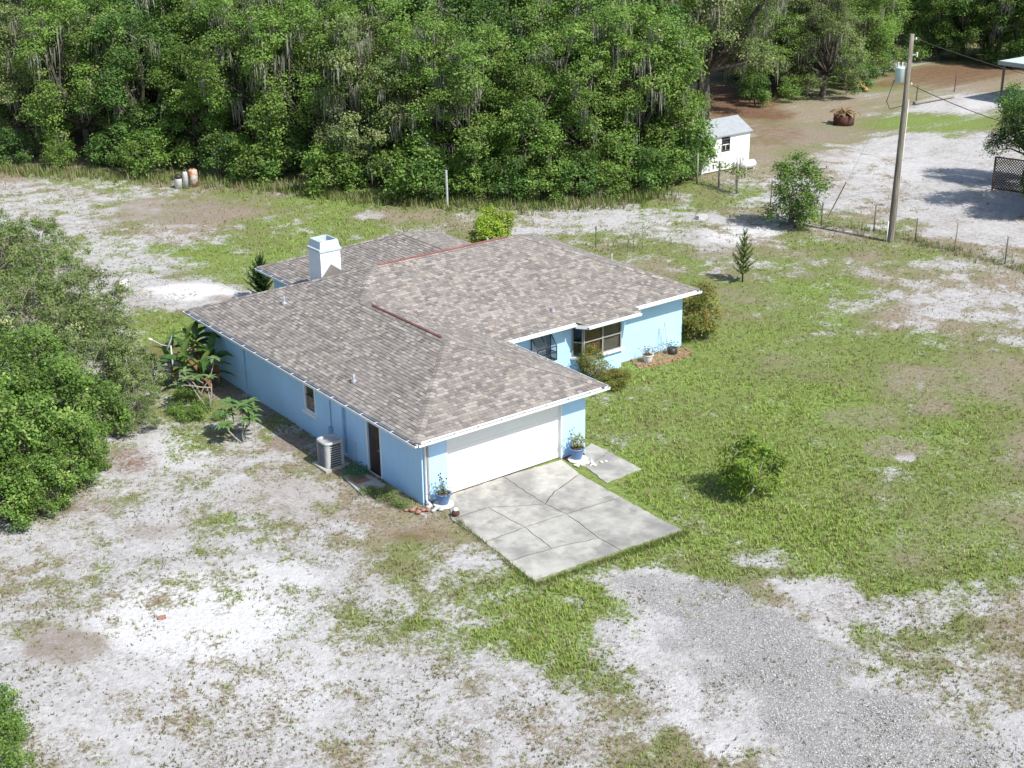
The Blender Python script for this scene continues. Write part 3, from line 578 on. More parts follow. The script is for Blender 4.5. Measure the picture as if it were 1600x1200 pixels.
# garden (greenhouse) window
gwx0, gwx1, gwz0, gwz1, gy0, gy1 = 8.98, 9.97, 1.13, 2.14, YE+OV-.42, YE+OV-.001
gw = MB(); b = .03
for x in (gwx0, (gwx0+gwx1)/2-b/2, gwx1-b):
    gw.box(x, gy0, gwz0, x+b, gy0+b, 1.72); gw.obox((x, gy0, 1.72), (b, 0, 0), (0, gy1-gy0-b, .40), (0, 0, b))
for x in (gwx0, gwx1-b): gw.box(x, gy1-b, gwz0, x+b, gy1, gwz1); gw.box(x, gy0+b, 1.45, x+b, gy1-b, 1.45+.02); gw.box(x, gy0+b, gwz0, x+b, gy1-b, gwz0+b)
for z in (gwz0, 1.44, 1.70): gw.box(gwx0+b, gy0+.002, z, gwx1-b, gy0+b-.002, z+b)
gwo = gw.build('garden_window', M['black'], house)
MB().box(gwx0+b, gy0+b, gwz0+.005, gwx1-b, gy1-b, gwz0+.025).build('shelf', M['bronze'], gwo); MB().box(gwx0+b, gy0+b, 1.455, gwx1-b, gy1-b, 1.462).build('shelf', M['glass'], gwo)
for x0, x1 in ((gwx0+b, (gwx0+gwx1)/2-b/2), ((gwx0+gwx1)/2+b/2, gwx1-b)):
    MB().box(x0, gy0+.012, gwz0+b, x1, gy0+.017, 1.44).build('pane', M['glass'], gwo); MB().box(x0, gy0+.012, 1.47, x1, gy0+.017, 1.70).build('pane', M['glass'], gwo)
    MB().obox((x0, gy0+.02, 1.735), (x1-x0, 0, 0), (0, gy1-gy0-b, .40), (0, 0, .005)).build('pane', M['glass'], gwo)
for x in (gwx0+.012, gwx1-.018): MB().box(x, gy0+b, gwz0+b, x+.005, gy1-b, 1.44).build('pane', M['glass'], gwo)
MB().box(9.0, YE+OV+.14, 1.15, 9.95, YE+OV+.16, 2.12).build('window_backing', M['trim'], gwo)  # pale sheet behind the glass, the lit interior put into its colour
# bay window
bay = thing('bay_window', None, None); bay.parent = house
by, bx0, bx1, cxl = 5.40, 11.32, 13.32, 11.02
zt_b = bz(4.97)-.142
lw = MB(); lw.prism([(cxl, YE+OV-.002), (bx0, by), (bx1, by), (13.40, YE+OV-.002)], -.1, .80); lw.build('bay_wall', M['wall'], bay); MB().prism([(cxl, YE+OV-.002), (bx0, by), (bx1, by), (13.40, YE+OV-.002)], 2.16, zt_b).build('bay_header', M['wall'], bay)
MB().prism([(cxl-.07, YE+OV-.003), (bx0-.06, by-.12), (bx1+.10, by-.12), (13.50, YE+OV-.003)], .801, .875).build('sill', M['trim'], bay)
def bay_frame(a, b, cols, rows_z, th=.05):
    a = np.array(a, float); b = np.array(b, float); L = np.linalg.norm(b-a); d = (b-a)/L; n = np.array([-d[1], d[0]])
    fr_ = MB(); us = [L*i/cols for i in range(cols+1)]
    P = lambda u, off, z: (a[0]+d[0]*u+n[0]*off, a[1]+d[1]*u+n[1]*off, z)
    D3 = lambda l: (d[0]*l, d[1]*l, 0); N3 = lambda l: (n[0]*l, n[1]*l, 0)
    for i, u in enumerate(us):
        u0 = min(max(u-.03, 0), L-.06); fr_.obox(P(u0, 0, rows_z[0]), D3(.06), N3(th), (0, 0, rows_z[-1]-rows_z[0]))
    for z in rows_z:
        zz = min(max(z-.022, rows_z[0]), rows_z[-1]-.044)
        for i in range(cols):
            ua = us[i]+(.06 if i == 0 else .03); ub = us[i+1]-(.06 if i == cols-1 else .03)
            fr_.obox(P(ua, .004, zz), D3(ub-ua), N3(th-.008), (0, 0, .044))
    f_ = fr_.build('window_frame', M['alum'], bay)
    for i in range(cols):
        for k in range(len(rows_z)-1):
            MB().obox(P(us[i]+.03, .022, rows_z[k]+.02), D3(us[i+1]-us[i]-.06), N3(.005), (0, 0, rows_z[k+1]-rows_z[k]-.04)).build('pane', M['glass'], f_)
    return P, D3, us
rz_ = [.876, 1.52, 2.159]
P1, D1, us1 = bay_frame((cxl+.01, YE+OV-.02), (bx0-.01, by+.02), 1, rz_); P2, D2, us2 = bay_frame((bx0, by), (bx1, by), 2, rz_)
P3, D3_, us3 = bay_frame((bx1+.005, by+.03), (13.39, YE+OV-.02), 1, rz_)
def curtain(x0, x1, y, z0, z1, m, amp=.025, per=.11):
    n = int((x1-x0)/.025); v = []; f = []
    for i in range(n+1):
        x = x0+(x1-x0)*i/n; yy = y+amp*math.sin(2*math.pi*x/per+.7*math.sin(x*9)); v += [(x, yy, z0), (x, yy, z1)]
    for i in range(n): f.append((2*i, 2*i+2, 2*i+3, 2*i+1))
    return MB().add(v, f).build('curtain', M[m], bay, True)
curtain(11.3, 12.30, by+.10, .88, 2.15, 'curtain'); curtain(12.34, 13.28, by+.09, .88, 2.15, 'window_backing', .008, .09)  # right sheet is paler, the panes' reflections put into its colour
# chimney through the back slope, with metal cap
cx0, cx1, cy0, cy1, cz = 4.46, 5.40, 14.0, 14.98, 4.60
chm = MB().box(cx0, cy0, 2.9, cx1, cy1, cz).build('chimney', M['chimney'], house)
fl = MB(); fl.add([(cx0-.1, cy0-.004, 3.40), (cx1+.1, cy0-.004, 3.40), (4.93, cy0-.004, 4.02), (4.93, 12.75, 3.92)], [(0, 3, 2), (3, 1, 2), (0, 1, 3)], 0, TONES[4]); fl.build('cricket', M['shingle'], roof)
cp = MB(); e0 = .045; i0 = -.10; zb0, zb1 = cz-.03, cz+.06; z2 = cz+.40
def ringq(e, z): return [(cx0-e, cy0-e, z), (cx1+e, cy0-e, z), (cx1+e, cy1+e, z), (cx0-e, cy1+e, z)]
rs = [ringq(.002, zb0), ringq(e0, zb0), ringq(e0, zb1), ringq(.0, zb1+.03), ringq(i0*.55, z2), ringq(i0*.55-.05, z2), ringq(i0*.55-.05, z2-.32)]
vs_ = sum(rs, []); fs_ = [(4*i+k, 4*i+(k+1) % 4, 4*i+4+(k+1) % 4, 4*i+4+k) for i in range(len(rs)-1) for k in range(4)]
cp.add(vs_, fs_); cpo = cp.build('chimney_cap', M['cap'], chm)
MB().add(ringq(i0*.55-.05, z2-.3), [(0, 1, 2, 3)]).build('cap_floor', M['dark'], cpo); MB().lathe([(.16, 0), (.16, .20), (.14, .20), (.14, .02)], 14, ((cx0+cx1)/2, (cy0+cy1)/2, z2-.29)).build('flue', M['galv'], cpo, True)
# wall lamp bracket on the back left corner
MB().tube([(-.01, Ln-.12, 1.95), (-.22, Ln+.02, 2.0), (-.30, Ln+.06, 2.06), (-.30, Ln+.06, 2.2)], .022, 8).build('wall_bracket', M['black'], house, True)

# ------------------------------------------------------------------ driveway slabs (cracks and joints are gaps between the pieces)
def crack_poly(pts, inset=.013, z0=-.08, z1=.008, seed=0):
    pts = [np.array(G(*p)[:2]) for p in pts]; out = []
    for i in range(len(pts)):
        a, b = pts[i], pts[(i+1) % len(pts)]; L = np.linalg.norm(b-a); n = max(1, int(L/.22)); a0, b0 = (a, b) if tuple(a) < tuple(b) else (b, a)
        nrm = np.array([-(b0-a0)[1], (b0-a0)[0]])/L
        for k in range(n):
            p = a+(b-a)*k/n
            if k: rr = random.Random(int(round(p[0]*200))*7919+int(round(p[1]*200))); p = p+nrm*(rr.random()-.5)*.06
            out.append(p)
    n = len(out); ar = sum(out[i][0]*out[(i+1) % n][1]-out[(i+1) % n][0]*out[i][1] for i in range(n)); sg = 1 if ar > 0 else -1; res = []
    for i in range(n):
        e = out[(i+1) % n]-out[i-1]; e = e/(np.linalg.norm(e)+1e-9); res.append(out[i]+sg*inset*np.array([-e[1], e[0]*2.0]))
    return MB().prism([tuple(p) for p in res], z0, z1)
drive = tag(link(bpy.data.objects.new('driveway', None)), 'cracked pale concrete driveway slab before the garage door', kind='structure')
# joint and crack nodes in photo pixels
n_ = dict(A=(697,775), B=(786,745), C=(877,718), D=(906,741), E=(970,777), Fq=(1066,829), Gq=(970,860), H=(832,907), I=(795,877), J=(757,847), K=(706,812), Lq=(763,793), Mq=(852,788), Nn=(885,803), O=(820,824), Pp=(862,857), Q=(935,841), S=(866,768))
PIECES = [('A','B','Mq','Lq','K'), ('B','C','D','S','Mq'), ('D','E','Nn','Mq','S'), ('K','Lq','O','J'), ('Lq','Mq','Nn','O'), ('J','O','Pp','I'), ('O','Nn','Q','Pp'), ('I','Pp','Q','Gq','H'), ('Nn','E','Fq','Gq','Q')]
for i, pc in enumerate(PIECES): crack_poly([n_[k] for k in pc], seed=i).build('slab', M['concrete'], drive)
for i, pc in enumerate(((( 888,722),(924,692),(952,706),(915,730)), ((915,730),(952,706),(1003,733),(948,755)))): crack_poly(pc, .013, -.08, .007, 50+i).build('slab', M['concrete'], drive)
b_ = MB(); b_.prism([tuple(G(*p)[:2]) for p in ((699,777),(877,719),(902,739),(1058,829),(836,903),(710,810))], -.09, -.012); b_.build('joint_dirt', M['joint'], drive)
crack_poly(((536,745),(558,733),(604,758),(566,775)), .01, -.06, .03, 70).build('slab', M['concrete'], None)
tag(bpy.data.objects[-1] if False else [o for o in col.objects if o.name.startswith('slab') and o.parent is None][0], 'small concrete step slab at the brown side door', kind='structure'); [o for o in col.objects if o.name.startswith('slab') and o.parent is None][0].name = 'step_slab'

# ------------------------------------------------------------------ vegetation builders
def Hfor(P, py):                                            # height at which a vertical above P meets photo row py
    lo, hi = 0., 40.
    for _ in range(40):
        m = (lo+hi)/2
        if px_of(np.array(P)+[0, 0, m])[1] > py: lo = m
        else: hi = m
    return lo
def unit(v): return v/(np.linalg.norm(v, axis=-1, keepdims=True)+1e-9)
def leaf_quads(C, Nn, L, Wf, rg, axis=None):
    n = len(C); Nn = unit(Nn); t = unit(np.cross(Nn, rg.normal(size=(n, 3)))) if axis is None else unit(axis-Nn*np.sum(axis*Nn, 1, keepdims=True))
    b = np.cross(Nn, t); L = np.broadcast_to(L, (n,))[:, None]; W = L*Wf
    V = np.stack([C-t*L*.5, C+b*W*.5-t*L*.05, C+t*L*.5-Nn*L*.06, C-b*W*.5-t*L*.05], 1).reshape(-1, 3)
    return V, np.arange(4*n).reshape(n, 4)
_T = np.array([1.18, 1.18, 1.12])
PAL = dict(
 oak=[(.135,.215,.048), (.092,.160,.036), (.050,.095,.024), (.175,.235,.070)],
 olive=[(.135,.180,.062), (.098,.138,.050), (.055,.085,.032), (.20,.215,.11)],
 dark=[(.080,.150,.038), (.055,.110,.029), (.034,.072,.020), (.115,.185,.050)],
 bright=[(.13,.22,.045), (.09,.165,.034), (.045,.09,.02), (.19,.265,.07)],
 scrub=[(.17,.225,.075), (.12,.17,.055), (.06,.095,.03), (.23,.265,.125)],
 yellow=[(.24,.31,.03), (.18,.27,.03), (.11,.18,.02), (.30,.34,.06)],
 yardgreen=[(.165,.25,.035), (.115,.19,.028), (.06,.11,.018), (.23,.28,.05)],
 rusty=[(.20,.235,.055), (.17,.17,.05), (.085,.125,.03), (.30,.19,.055)],
)
for _k in ('oak', 'olive', 'dark'): PAL[_k] = [tuple(np.array(c)*_T) for c in PAL[_k]]
def crown_lobes(rg, H, R, n, low, top=.95, lobe=(.26, .42)):
    out = []
    for i in range(n):
        h = low+(top-low)*((i+rg.random())/n); pr = R*math.sqrt(max(.08, 1-((h-.42)/.62)**2)); a = i*2.39996+rg.normal()*.35
        r = pr*(.35+.5*rg.random()); out.append((np.array([r*math.cos(a), r*math.sin(a), h*H]), R*(lobe[0]+(lobe[1]-lobe[0])*rg.random())))
    return out
def crown_mesh(name, rg, lobes, clumps, per, leaf, asp, pal, sig=(.27, .17), fill=.12, gain=1.27):
    pal = np.array(PAL[pal]); Cs, Ns, Ls, Co = [], [], [], []
    for c, rad in lobes:
        out = np.array([c[0], c[1], .0]); out = out/(np.linalg.norm(out)+.3)+np.array([0, 0, .55]); tone = rg.random()
        for k in range(clumps):
            d = rg.normal(size=3); d /= np.linalg.norm(d)
            if d@out < -.45 and rg.random() > fill: d = -d
            p = c+d*rad*(.62+.45*rg.random())*np.array([1, 1, .8]); m = int(per*(.5+rg.random()))
            q = rg.normal(size=(m, 3))*np.array([sig[0], sig[0], sig[1]])*(.7+.6*rg.random())
            Cs.append(p+q); Ns.append(d*.55+np.array([0, 0, .75])+rg.normal(size=(m, 3))*.5); Ls.append(leaf*(.65+.7*rg.random(m)))
            b = .55*tone+.45*rg.random(); base = pal[0]*(1-b)+pal[1]*b if b < .75 else pal[2]*(b-.75)*4+pal[1]*(1-(b-.75)*4)
            if rg.random() < .14: base = pal[3]
            Co.append(base*gain*(.60+.65*tone)*(.8+.4*rg.random((m, 1))))
    C = np.concatenate(Cs); ok = C[:, 2] > .05; C = C[ok]
    V, F = leaf_quads(C, np.concatenate(Ns)[ok], np.concatenate(Ls)[ok], asp, rg)
    return np_mesh(name, V, F, M['leaf'], np.concatenate(Co)[ok])
def bent(a, b, rg, wob=.12, n=5):
    a = np.array(a, float); b = np.array(b, float); L = np.linalg.norm(b-a); pts = []
    o = rg.normal(size=3)*L*wob
    for i in range(n):
        t = i/(n-1); pts.append(a+(b-a)*t+o*math.sin(math.pi*t)+rg.normal(size=3)*L*.02*(0 < i < n-1))
    return pts
def limb_mesh(name, rg, H, lobes, r0, fork=.25, mat='bark', twigs=0, lean=0.3):
    m_ = MB(); top = np.array([rg.normal()*lean, rg.normal()*lean, H*fork])
    m_.tube([(0, 0, -.2), (0, 0, .05), top*.5+rg.normal(size=3)*.08, top], [r0*1.5, r0*1.2, r0, r0*.85], 9)
    for c, rad in lobes:
        p = bent(top-np.array([0, 0, rg.random()*H*.06]), c, rg); m_.tube(p, list(np.linspace(r0*.55, r0*.08, len(p))), 6)
        for k in range(twigs):
            e = c+unit(rg.normal(size=3)+np.array([c[0], c[1], 0])*.25)*rad*(.9+.5*rg.random()); p = bent(c-(c-top)*.2*rg.random(), e, rg, .15, 4)
            m_.tube(p, list(np.linspace(r0*.10+.012, .008, 4)), 4, False, 1 if rg.random() < .5 else 0)
    return m_.mesh(name, [M[mat], M['bark_pale']], True)
def moss_mesh(name, rg, lobes, n, lmin=.5, lmax=1.7):
    Vs = []; Fs = []; b = 0
    for i in range(n):
        c, rad = lobes[rg.integers(len(lobes))]; a = rg.random()*2*math.pi; rr = rad*math.sqrt(rg.random())*1.05
        p0 = c+np.array([rr*math.cos(a), rr*math.sin(a), -rad*.35*rg.random()+.1])
        for k in range(11):
            p = p0+rg.normal(size=3)*np.array([.16, .16, .1]); L = lmin+(lmax-lmin)*rg.random()**1.7; w = .018+.03*rg.random(); t = rg.random()*math.pi; s = np.array([math.cos(t), math.sin(t), 0])*w
            dx = rg.normal(size=3)*.06; L = min(L, max(.2, p[2]-.3))
            Vs += [p-s*.5, p+s*.5, p+s+dx-np.array([0, 0, L*.45]), p-s*.9+dx-np.array([0, 0, L*.45]), p+dx*1.5-s*.12-np.array([0, 0, L]), p+dx*1.5+s*.12-np.array([0, 0, L])]
            Fs += [(b, b+1, b+2, b+3), (b+3, b+2, b+5, b+4)]; b += 6
    return np_mesh(name, np.array(Vs), np.array(Fs), M['moss'])
VAR = {}
def make_variant(key, seed, H, R, nl, low, clumps, per, leaf, asp, pal, r0, moss=0, twigs=0, sig=(.27, .17), lobe=(.26, .42), fork=.25, mat='bark'):
    rg = np.random.default_rng(seed); lb = crown_lobes(rg, H, R, nl, low, lobe=lobe)
    VAR[key] = (limb_mesh('trunk', rg, H, lb, r0, fork, mat, twigs), crown_mesh('crown', rg, lb, clumps, per, leaf, asp, pal, sig), moss_mesh('moss', rg, lb, moss) if moss else None, H, R)
def plant(key, name, label, cat, loc, rz, sc, group=None):
    t = thing(name, label, cat, loc, rz, group, sc); tr_, cr_, mo_, _, _ = VAR[key]
    part('trunk', tr_, t); part('crown', cr_, t)
    if mo_: tag(part('moss', mo_, t), 'grey hanging moss', kind='stuff')
    return t
make_variant('oakA', 1, 11.0, 4.6, 28, .10, 23, 46, .165, .62, 'oak', .26, 46, 1, lobe=(.19, .33))
make_variant('oakB', 2, 11.5, 4.4, 28, .12, 22, 46, .16, .62, 'olive', .25, 105, 2, lobe=(.18, .31))
make_variant('oakC', 3, 10.0, 4.2, 27, .07, 23, 46, .165, .66, 'dark', .27, 30, 2, lobe=(.18, .32))
make_variant('oakD', 4, 12.0, 4.8, 29, .14, 22, 46, .16, .62, 'oak', .27, 105, 2, lobe=(.17, .31))
make_variant('oakE', 9, 9.0, 4.0, 26, .08, 24, 46, .17, .66, 'bright', .25, 10, 1, lobe=(.19, .33))
make_variant('bigoak', 5, 12.5, 7.0, 34, .30, 22, 44, .18, .62, 'olive', .50, 130, 3, fork=.30, sig=(.34, .2), lobe=(.15, .28))
make_variant('rtree', 15, 7.0, 3.4, 30, .38, 18, 46, .15, .62, 'dark', .16, 10, 2, lobe=(.2, .34), fork=.35)
make_variant('under', 6, 3.0, 1.7, 9, .12, 14, 26, .17, .6, 'dark', .06, 0, 1, sig=(.2, .15))
make_variant('underB', 7, 2.6, 1.8, 9, .12, 14, 26, .16, .6, 'oak', .06, 0, 1, sig=(.2, .15))
away = unit(np.array([_f[0], _f[1], 0]))
side = np.array([_r0[0], _r0[1], 0])
rg = np.random.default_rng(77)
OAK = {'oakA': 'full green oak with some hanging moss in the dense wood', 'oakB': 'olive green oak heavy with grey moss in the dense wood', 'oakC': 'dark green bushy oak in the dense wood', 'oakD': 'tall oak draped with long grey moss in the dense wood', 'oakE': 'bright green rounded oak in the dense wood'}
keys = list(OAK)
# forest edge read off the photograph: foot of the foliage at the grass
ELAB = ['green edge oak at the wood end above the scrub oaks', 'olive mossy edge oak above the pale sand strip', 'green edge oak with bare grey limbs above the sand strip', 'dark bushy edge oak just before the tanks', 'bright green edge oak right behind the three tanks', 'tall mossy edge oak next after the tanks', 'green edge oak straight behind the chimney', 'olive edge oak hung with moss next to the pale post', 'tall moss-draped edge oak behind the pale upright post', 'green edge oak behind the yellow-green conifer', 'bright green edge oak behind the main roof ridge', 'tall mossy edge oak behind the right roof end', 'green edge oak two trees from the shed', 'bright green edge oak beside the white shed']
EDGE = [(-60,262),(25,262),(115,266),(205,272),(300,275),(390,286),(480,294),(570,306),(660,312),(745,316),(830,318),(915,314),(985,306),(1022,296)]
k = 0
for i, (x, y) in enumerate(EDGE):
    key = keys[[0, 1, 0, 2, 4, 3, 0, 1, 3, 0, 4, 3, 0, 4][i]]; R = VAR[key][4]; s = .82+.18*rg.random()
    p = G(x, y)+away*(R*s*.85+rg.random()*.8); plant(key, 'oak_tree', ELAB[i], 'tree', (p[0], p[1], 0), rg.random()*6.28, s)
for row, (back, n) in enumerate(((7.5, 12), (14.5, 12), (23, 11))):
    for i in range(n):
        x = -110+(1085+row*12)*(i+.5*(row % 2))/(n-1)+rg.normal()*12; y = np.interp(x, [e[0] for e in EDGE], [e[1] for e in EDGE])
        p = G(x, y)+away*(back+3.2+rg.normal()*.9); key = keys[rg.integers(5)] if row else keys[[3, 1, 0, 2][rg.integers(4)]]
        plant(key, 'oak_tree', OAK[key], 'tree', (p[0], p[1], 0), rg.random()*6.28, .98+.22*rg.random(), 'oaks of the dense wood behind the house')
UN = {'under': 'low dark green shrub at the foot of the wood', 'underB': 'low olive green shrub at the foot of the wood'}
for i, (x, y, s) in enumerate(((20,262,.8),(90,268,.7),(170,270,.9),(225,280,1.0),(345,283,.95),(405,290,1.1),(440,284,1.2),(520,305,1.1),(545,300,.8),(640,318,1.25),(668,322,1.0),(735,318,.8),(790,322,.9),(850,321,.8),(905,318,.9),(960,312,.8),(1010,305,.9),(1045,298,.9),(1066,290,.9))):
    key = ('under', 'underB')[i % 2]; p = G(x, y)+away*.9
    plant(key, 'shrub', UN[key], 'shrub', (p[0], p[1], 0), rg.random()*6.28, s, 'shrubs at the foot of the wood')
# the open oak grove to the right
def at(px, py): p = G(px, py); return (p[0], p[1], 0)
plant('bigoak', 'oak_tree', 'spreading moss-draped oak with thick dark trunk behind the white shed', 'tree', at(1096, 187), .6, 1.0)
plant('bigoak', 'oak_tree', 'wide oak with low boughs reaching towards the rusty fire ring', 'tree', at(1215, 140), 2.3, (.8, .8, .72))
plant('oakA', 'oak_tree', 'rounded oak with foliage to the ground beside the leaning plank', 'tree', at(1318, 128), 1.1, (.95, .95, .82))
plant('oakD', 'oak_tree', 'dense tall mossy oak between the spreading oaks', 'tree', at(1255, 132), 4.1, (1.05, 1.05, 1.0))
plant('oakA', 'oak_tree', 'low green oak whose foliage touches litter near the shed', 'tree', at(1200, 152), 2.1, (.8, .8, .62))
plant('oakB', 'oak_tree', 'grey-green mossy oak just behind the fire ring', 'tree', at(1285, 150), 5.1, (.85, .85, .72))
plant('oakA', 'oak_tree', 'green oak filling the gap before the far grove', 'tree', at(1350, 112), 3.1, (.95, .95, .9))
for i, (x, y, key, s) in enumerate(((1425,72,'oakA',.95),(1465,94,'oakE',.75),(1555,98,'oakA',.9),(1610,104,'oakC',.9),(1400,40,'oakA',1.2),(1490,70,'oakA',1.1),(1190,118,'oakA',.95),(1150,125,'oakC',.8),(1500,92,'oakC',.95),(1580,88,'oakA',1.0),(1640,96,'oakC',1.1),(1370,52,'bigoak',.85),(1540,62,'oakB',1.1),(1460,50,'oakD',1.0),(1620,60,'oakD',1.1),(1200,70,'oakD',1.0),(1290,58,'oakB',1.1),(1130,100,'oakB',1.05),(1060,95,'oakA',1.1),(1000,60,'oakD',1.1),(1110,45,'oakC',1.2),(1690,40,'oakA',1.2),(1540,25,'oakA',1.3),(1380,20,'oakC',1.3),(1240,22,'oakA',1.3),(1450,8,'oakB',1.4),(1640,10,'oakD',1.4),(1320,2,'oakE',1.5),(1150,8,'oakE',1.5))):
    plant(key, 'oak_tree', 'shady oak standing in the far grove over red leaf litter', 'tree', at(x, y), rg.random()*6.28, s, 'oaks of the far grove')
for i, (x, y) in enumerate(((1378,118),(1345,140),(1180,165))):
    plant('under', 'shrub', 'low dark shrub under the grove oaks', 'shrub', at(x, y), i*2., .8, 'shrubs under the grove oaks')
# trees beyond the lattice at the right, whose shadow falls on the sand track
plant('rtree', 'oak_tree', 'dark dense tree overhanging the brown lattice', 'tree', at(1598, 288), .4, (.78, .78, .80))
for x, y, s in ((1690, 340, .9), (1765, 345, 1.0)): plant('oakC', 'oak_tree', 'dense tree shading the sand track beyond the lattice', 'tree', at(x, y), x*.1, s, 'trees shading the sand track')

# scrub and bushes on the left
make_variant('scrubA', 21, 3.0, 2.0, 17, .22, 10, 40, .12, .5, 'scrub', .06, 0, 3, sig=(.13, .09), lobe=(.26, .40), fork=.15, mat='bark_pale')
make_variant('scrubB', 22, 2.4, 1.9, 17, .20, 10, 40, .12, .5, 'scrub', .05, 0, 3, sig=(.13, .09), lobe=(.26, .40), fork=.12, mat='bark_pale')
make_variant('bushA', 23, 3.2, 1.9, 19, .14, 15, 26, .13, .62, 'bright', .07, 0, 2, sig=(.15, .11), lobe=(.22, .36), fork=.15)
make_variant('bushB', 24, 2.6, 1.7, 17, .12, 15, 26, .13, .62, 'bright', .06, 0, 2, sig=(.15, .11), lobe=(.22, .36), fork=.15)
for i, (x, y, s) in enumerate(((10,440,1.05),(-40,500,1.1),(90,485,1.0),(150,505,.95),(40,540,1.1),(110,560,.95),(165,560,.75),(60,610,.9),(150,625,.9),(205,600,.7),(215,640,.62),(-30,420,1.0),(60,425,.9),(215,672,.5))):
    plant(('scrubA', 'scrubB')[i % 2], 'scrub_oak', ('taller grey-green scrub oak with bare pale twigs over white sand', 'low grey-green scrub oak with bare pale twigs over white sand')[i % 2], 'shrub', at(x, y), rg.random()*6.28, s, 'scrub oaks left of the house')
_bt = ('bright green bush deep inside the left thicket', 'bushes inside the left thicket')
BLAB = [('bright green bush touching the scrub oaks', None), _bt, ('tall bright green bush in the middle of the thicket', None), ('bright green bush bulging from thicket towards the house', None), ('big bright green bush on the sand side of the thicket', None), _bt, ('lower bright green bush over red-brown leaf litter', None), ('bright green bush at the bare sand end of the thicket', None), ('smallest bright green bush spilling onto the sand from thicket', None), ('low bright green bush beside red-brown litter and sand', None), _bt]
for i, (x, y, s) in enumerate(((45,640,1.0),(20,700,1.1),(95,690,1.0),(150,690,.85),(50,760,1.05),(-20,790,1.05),(105,760,.75),(15,815,.75),(75,800,.6),(125,735,.7),(-45,720,1.1))):
    plant(('bushA', 'bushB')[i % 2], 'leafy_bush', BLAB[i][0], 'bush', at(x, y), rg.random()*6.28, s, BLAB[i][1])
plant('bushB', 'leafy_bush', 'small bright green bush standing alone in white sand', 'bush', at(-8, 1165), .5, (.5, .5, .62))
plant('bushA', 'leafy_bush', 'low sprig of bright bush at the sand yard corner', 'bush', at(-10, 1230), 1.5, .5)
# single plants round the house
make_variant('yardtree', 31, 2.0, 1.12, 14, .14, 8, 20, .20, .32, 'yardgreen', .05, 0, 2, sig=(.15, .1), lobe=(.18, .34), fork=.3, mat='bark_pale')
plant('yardtree', 'small_tree', 'small yellow-green tree with pale trunk alone on the lawn', 'tree', at(1168, 776), 1.0, 1.0)
make_variant('yardbush', 32, 3.9, 1.55, 17, .10, 16, 26, .17, .45, 'bright', .07, 0, 1, sig=(.2, .16), lobe=(.26, .42), fork=.15)
plant('yardbush', 'bush', 'upright leafy green bush near the utility pole', 'bush', at(1243, 356), .3, 1.0)
make_variant('rusty', 33, 2.3, .95, 14, .10, 20, 28, .10, .5, 'rusty', .04, 0, 2, sig=(.14, .11), lobe=(.3, .45), fork=.15)
plant('rusty', 'shrub', 'large orange and green shrub at the far house corner', 'shrub', at(1090, 528), .3, 1.0)
plant('rusty', 'shrub', 'leafy shrub growing in front of the bay window', 'shrub', at(925, 600), 1.9, (.62, .62, .64))
plant('rusty', 'shrub', 'low spreading shrub beside the bay window shrub', 'shrub', at(965, 603), 4.0, (.62, .62, .30))
make_variant('arbor', 34, 3.6, 1.2, 20, .06, 22, 24, .13, .5, 'yellow', .08, 0, 0, sig=(.13, .2), lobe=(.26, .38), fork=.6)
pa = at(771, 402); plant('arbor', 'conical_shrub', 'dense yellow-green rounded conifer behind the main roof', 'shrub', pa, 0, (1.05, 1.05, Hfor(pa, 328)/3.7))
# star-branched young pines
def pine(name, label, loc, H, R, tiers, colr, rz=0, per=6):
    t = thing(name, label, 'tree', loc, rz); rgp = np.random.default_rng(int(H*100))
    MB().tube([(0, 0, -.1), (0, 0, H*.5), (.01, 0, H)], [.045, .03, .01], 7).build('trunk', M['bark'], t, True)
    n = 70; u = rgp.random(n); ax = np.stack([u, rgp.normal(size=n)*.02, .30*u**1.6], 1); w = .17*(1-u*.45)
    dirs = np.stack([np.full(n, .9), rgp.choice([-1, 1], n)*.7, rgp.random(n)*.7+.1], 1); C = ax+unit(dirs)*w[:, None]*.5
    V, F = leaf_quads(C, np.stack([rgp.normal(size=n)*.3, rgp.normal(size=n)*.3, np.ones(n)], 1), w*1.6, .34, rgp, axis=dirs)
    br = np_mesh('branch', V, F, M['leaf'], np.array(colr)*(.7+.6*rgp.random((n, 1))))
    for k in range(tiers):
        f_ = k/(tiers-1); z = H*(.16+.76*f_); r = R*(1-f_*.62)*(.75 if k == 0 else 1)
        for j in range(per if k < tiers-2 else 4):
            o = part('branch', br, t, (0, 0, z)); o.rotation_euler = (0, -.30-.45*f_+rgp.normal()*.06, j*2*math.pi/per+k*.55); o.scale = (r, max(r, .3)*1.15, max(.4, r)*1.2)
    return t
pine('norfolk_pine', 'young tiered pine standing on the back lawn', at(1160, 440), 2.5, .90, 8, (.19, .25, .08), 0, 5)
pp = at(410, 470); pine('norfolk_pine', 'dark star-shaped conifer behind the chimney side roof', pp, Hfor(pp, 404), 1.0, 10, (.055, .11, .032))
